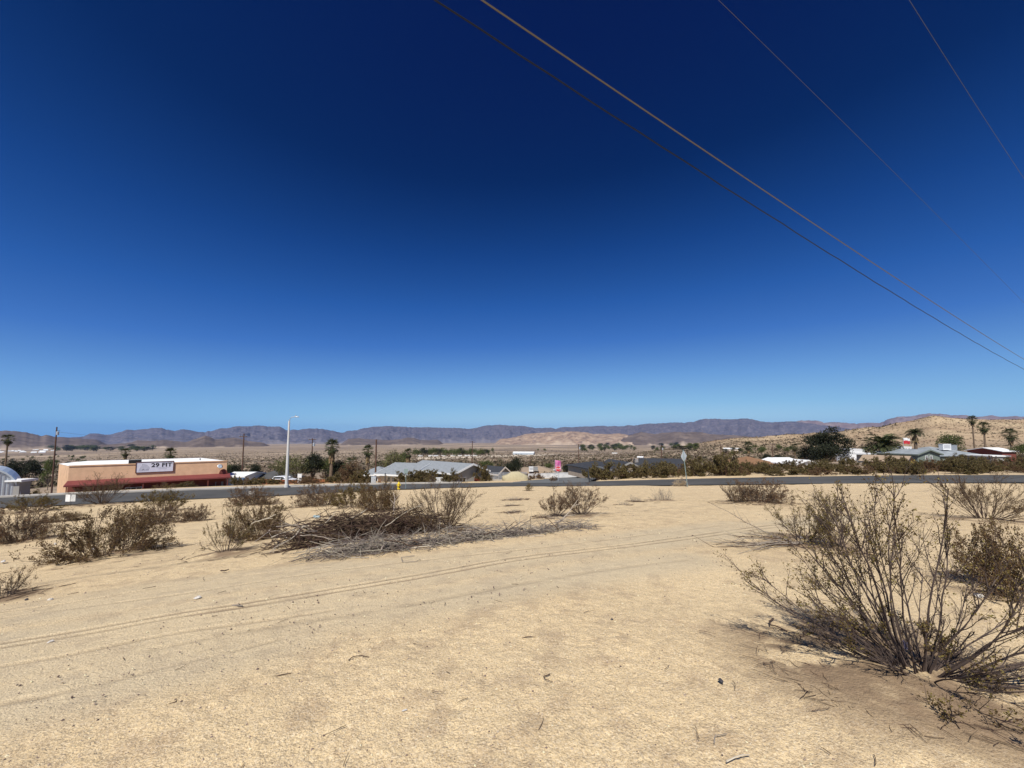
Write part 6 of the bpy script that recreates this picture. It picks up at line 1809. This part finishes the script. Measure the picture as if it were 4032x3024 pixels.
for (px, Y, H, W, lab) in ((2338, 59, 2.2, 3.0, 'olive bush right behind the leaning post'), (2365, 57, 2.3, 3.6, 'wide olive bush beside the leaning post'), (2420, 56.5, 2.4, 3.4, 'olive bush at the corner in front of the pale gable'), (2480, 57.5, 2.0, 3.2, 'pale-flowered bush before the charcoal gable house'),
                          (2560, 55, 2.1, 3.2, 'olive bush below the long charcoal roof'), (2640, 54, 2.3, 3.4, 'olive bush behind the diamond sign post'), (2760, 55, 3.0, 3.8, 'tall olive bush just past the diamond sign'), (2850, 54, 3.6, 4.0, 'tallest airy creosote across the road past the diamond sign')):
    p = onground(px, Y); place_bush(FAR[int(px) % 3], 'scrub_bush', p, H, W, px, lab, 'large bushes by the junction')
for (px, Y, H, W, d, lab) in ((1175, 61, 1.0, 3.6, 1, 'low dry brown hedge bush right of the street lamp'), (1225, 61, 1.0, 3.2, 1, 'low dry brown hedge bush before the orange fence'), (1045, 64, 1.1, 3.0, 0, 'green bush in front of the orange fence'),
                              (1090, 63, 1.0, 2.6, 0, 'green bush just left of the street lamp'), (1010, 66, 1.2, 2.6, 0, 'dark bush beside the blue-grey parked car'), (1330, 62, 1.6, 3.0, 0, 'olive shrub below the largest palm'), (1385, 61, 1.9, 3.4, 1, 'purple-grey shrub below the low spreading palm'),
                              (1430, 60.5, 2.0, 3.2, 0, 'olive shrub beside the utility cabinet'), (1605, 61.5, 1.9, 3.4, 0, 'dark shrub hedge at the cream house, nearest the hydrant'), (1655, 61, 1.9, 3.6, 0, 'dark shrub hedge at the cream house, middle one'), (1700, 61.5, 1.9, 3.4, 0, 'dark shrub hedge at the cream house, behind the white framed sign'),
                              (1765, 59.5, 1.9, 3.4, 0, 'olive shrub before the grey-roofed gable house'), (1895, 64, 2.6, 3.4, 0, 'yellow-green shrub at the corner of the white gable house'), (2060, 68, 1.1, 3.0, 1, 'dry shrub beside the covered car'), (2110, 78, 0.9, 3.0, 1, 'dry weeds at the foot of the weathered white wall'), (2290, 80, 1.6, 3.4, 0, 'green shrub at the end of the weathered white wall'), (2180, 60, 0.8, 1.2, 1, 'dry weed at the foot of the stop sign'),
                              (300, 84, 1.2, 2.2, 0, 'yellow-green shrub at the left end of the red awning')):
    p = onground(px, Y); place_bush(FARD[int(px) % 2] if d else FAR[int(px) % 3], 'scrub_bush', p, H, W, px, lab)
# yards beyond: countable scrub thinning out
YARD = []
for k in range(230):
    az = R(rb.uniform(-56, 56)); r = 78 * math.exp(rb.random() * 1.15)
    X, Y = math.sin(az) * r, math.cos(az) * r
    if Y < 66 and az < 0: continue
    dry = rb.random() < 0.4
    YARD.append(place_bush((FARD if dry else FAR)[rb.randrange(2 if dry else 3)], 'scrub_bush', (X, Y, gz(X, Y)), rb.uniform(0.9, 2.0), rb.uniform(1.6, 3.2), rb.uniform(0, 6), 'desert shrub', 'shrubs among the houses'))
name_row(YARD, 'yard shrub')
for gname, ph in (('windbreak trees on the valley floor', 'windbreak tree'), ('grove trees in mid valley', 'mid-valley grove tree'), ('grove trees beyond the diamond sign', 'green grove tree'), ('far tree line beyond the gym', 'far dark tree'), ('trees beyond the arched hut', 'dark town tree'), ('scrubby trees at the foot of the sandy hill', 'scrubby hill-foot tree'), ('white buildings in the far compound', 'far white compound building'), ('trailers along the windbreak', 'white windbreak trailer'), ('small white valley houses', 'small white valley house')):
    name_row(FARS[gname], ph)
# uncountable scrub on valley and hill
def scrub_field(n, amin, amax, rmin, rmax, smin, smax, seed, m, label, k=7):
    rs = np.random.RandomState(seed)
    a = np.radians(rs.uniform(amin, amax, n)); r = np.sqrt(rs.uniform(rmin ** 2, rmax ** 2, n)) if rmax / rmin < 4 else np.exp(rs.uniform(math.log(rmin), math.log(rmax), n))
    x = np.sin(a) * r; y = np.cos(a) * r; z = g(x, y)
    s = rs.uniform(smin, smax, n)
    keep = (fbm(x / 40, y / 40, seed, 3) > 0.40)
    x, y, z, s = x[keep], y[keep], z[keep], s[keep]; n = len(x)
    off = rs.normal(0, 0.42, (n, k, 1, 3)) + rs.normal(0, 0.42, (n, k, 3, 3))
    off[..., 2] = np.abs(off[..., 2]) * 0.9
    V = np.stack([x, y, z], 1)[:, None, None, :] + off * s[:, None, None, None]
    V = V.reshape(-1, 3)
    F = np.arange(len(V)).reshape(-1, 3).tolist()
    return tag(mesh_obj('desert_scrub', V, F, m), label, 'scrub', kind='stuff')
M_scrubdot = mat('scrub_dots', (0.08, 0.066, 0.038), 0.95, island=0.4)
M_scrubdry = mat('scrub_dots_dry', (0.17, 0.125, 0.085), 0.95, island=0.4)
scrub_field(13000, 20, 60, 240, 800, 0.25, 0.75, 1, M_scrubdot, 'olive scrub dotting the sandy hill')
scrub_field(13000, 20, 60, 240, 800, 0.25, 0.8, 2, M_scrubdry, 'brown scrub dotting the sandy hill')
scrub_field(17000, -58, 45, 230, 1700, 0.7, 1.9, 3, M_scrubdot, 'olive scrub over the valley floor')
scrub_field(13000, -58, 45, 230, 2600, 0.7, 2.0, 4, M_scrubdry, 'brown scrub over the valley floor')

# ================================================================== haze
def haze_box(density):
    m = bpy.data.materials.new('haze_air'); m.use_nodes = True
    N = m.node_tree.nodes
    for n in list(N):
        if n.type != 'OUTPUT_MATERIAL': N.remove(n)
    v = N.new('ShaderNodeVolumePrincipled')
    v.inputs['Color'].default_value = (0.20, 0.46, 1.0, 1); v.inputs['Density'].default_value = density; v.inputs['Anisotropy'].default_value = 0.2
    m.node_tree.links.new(v.outputs[0], N['Material Output'].inputs['Volume'])
    b = MB().box(-36000, 36000, -36000, 36000, -170, 980)
    o = b.build('haze', m)
    tag(o, 'thin blue desert air haze over the valley', 'haze', kind='stuff')
HAZE = 1.7e-5
if HAZE > 0: haze_box(HAZE)
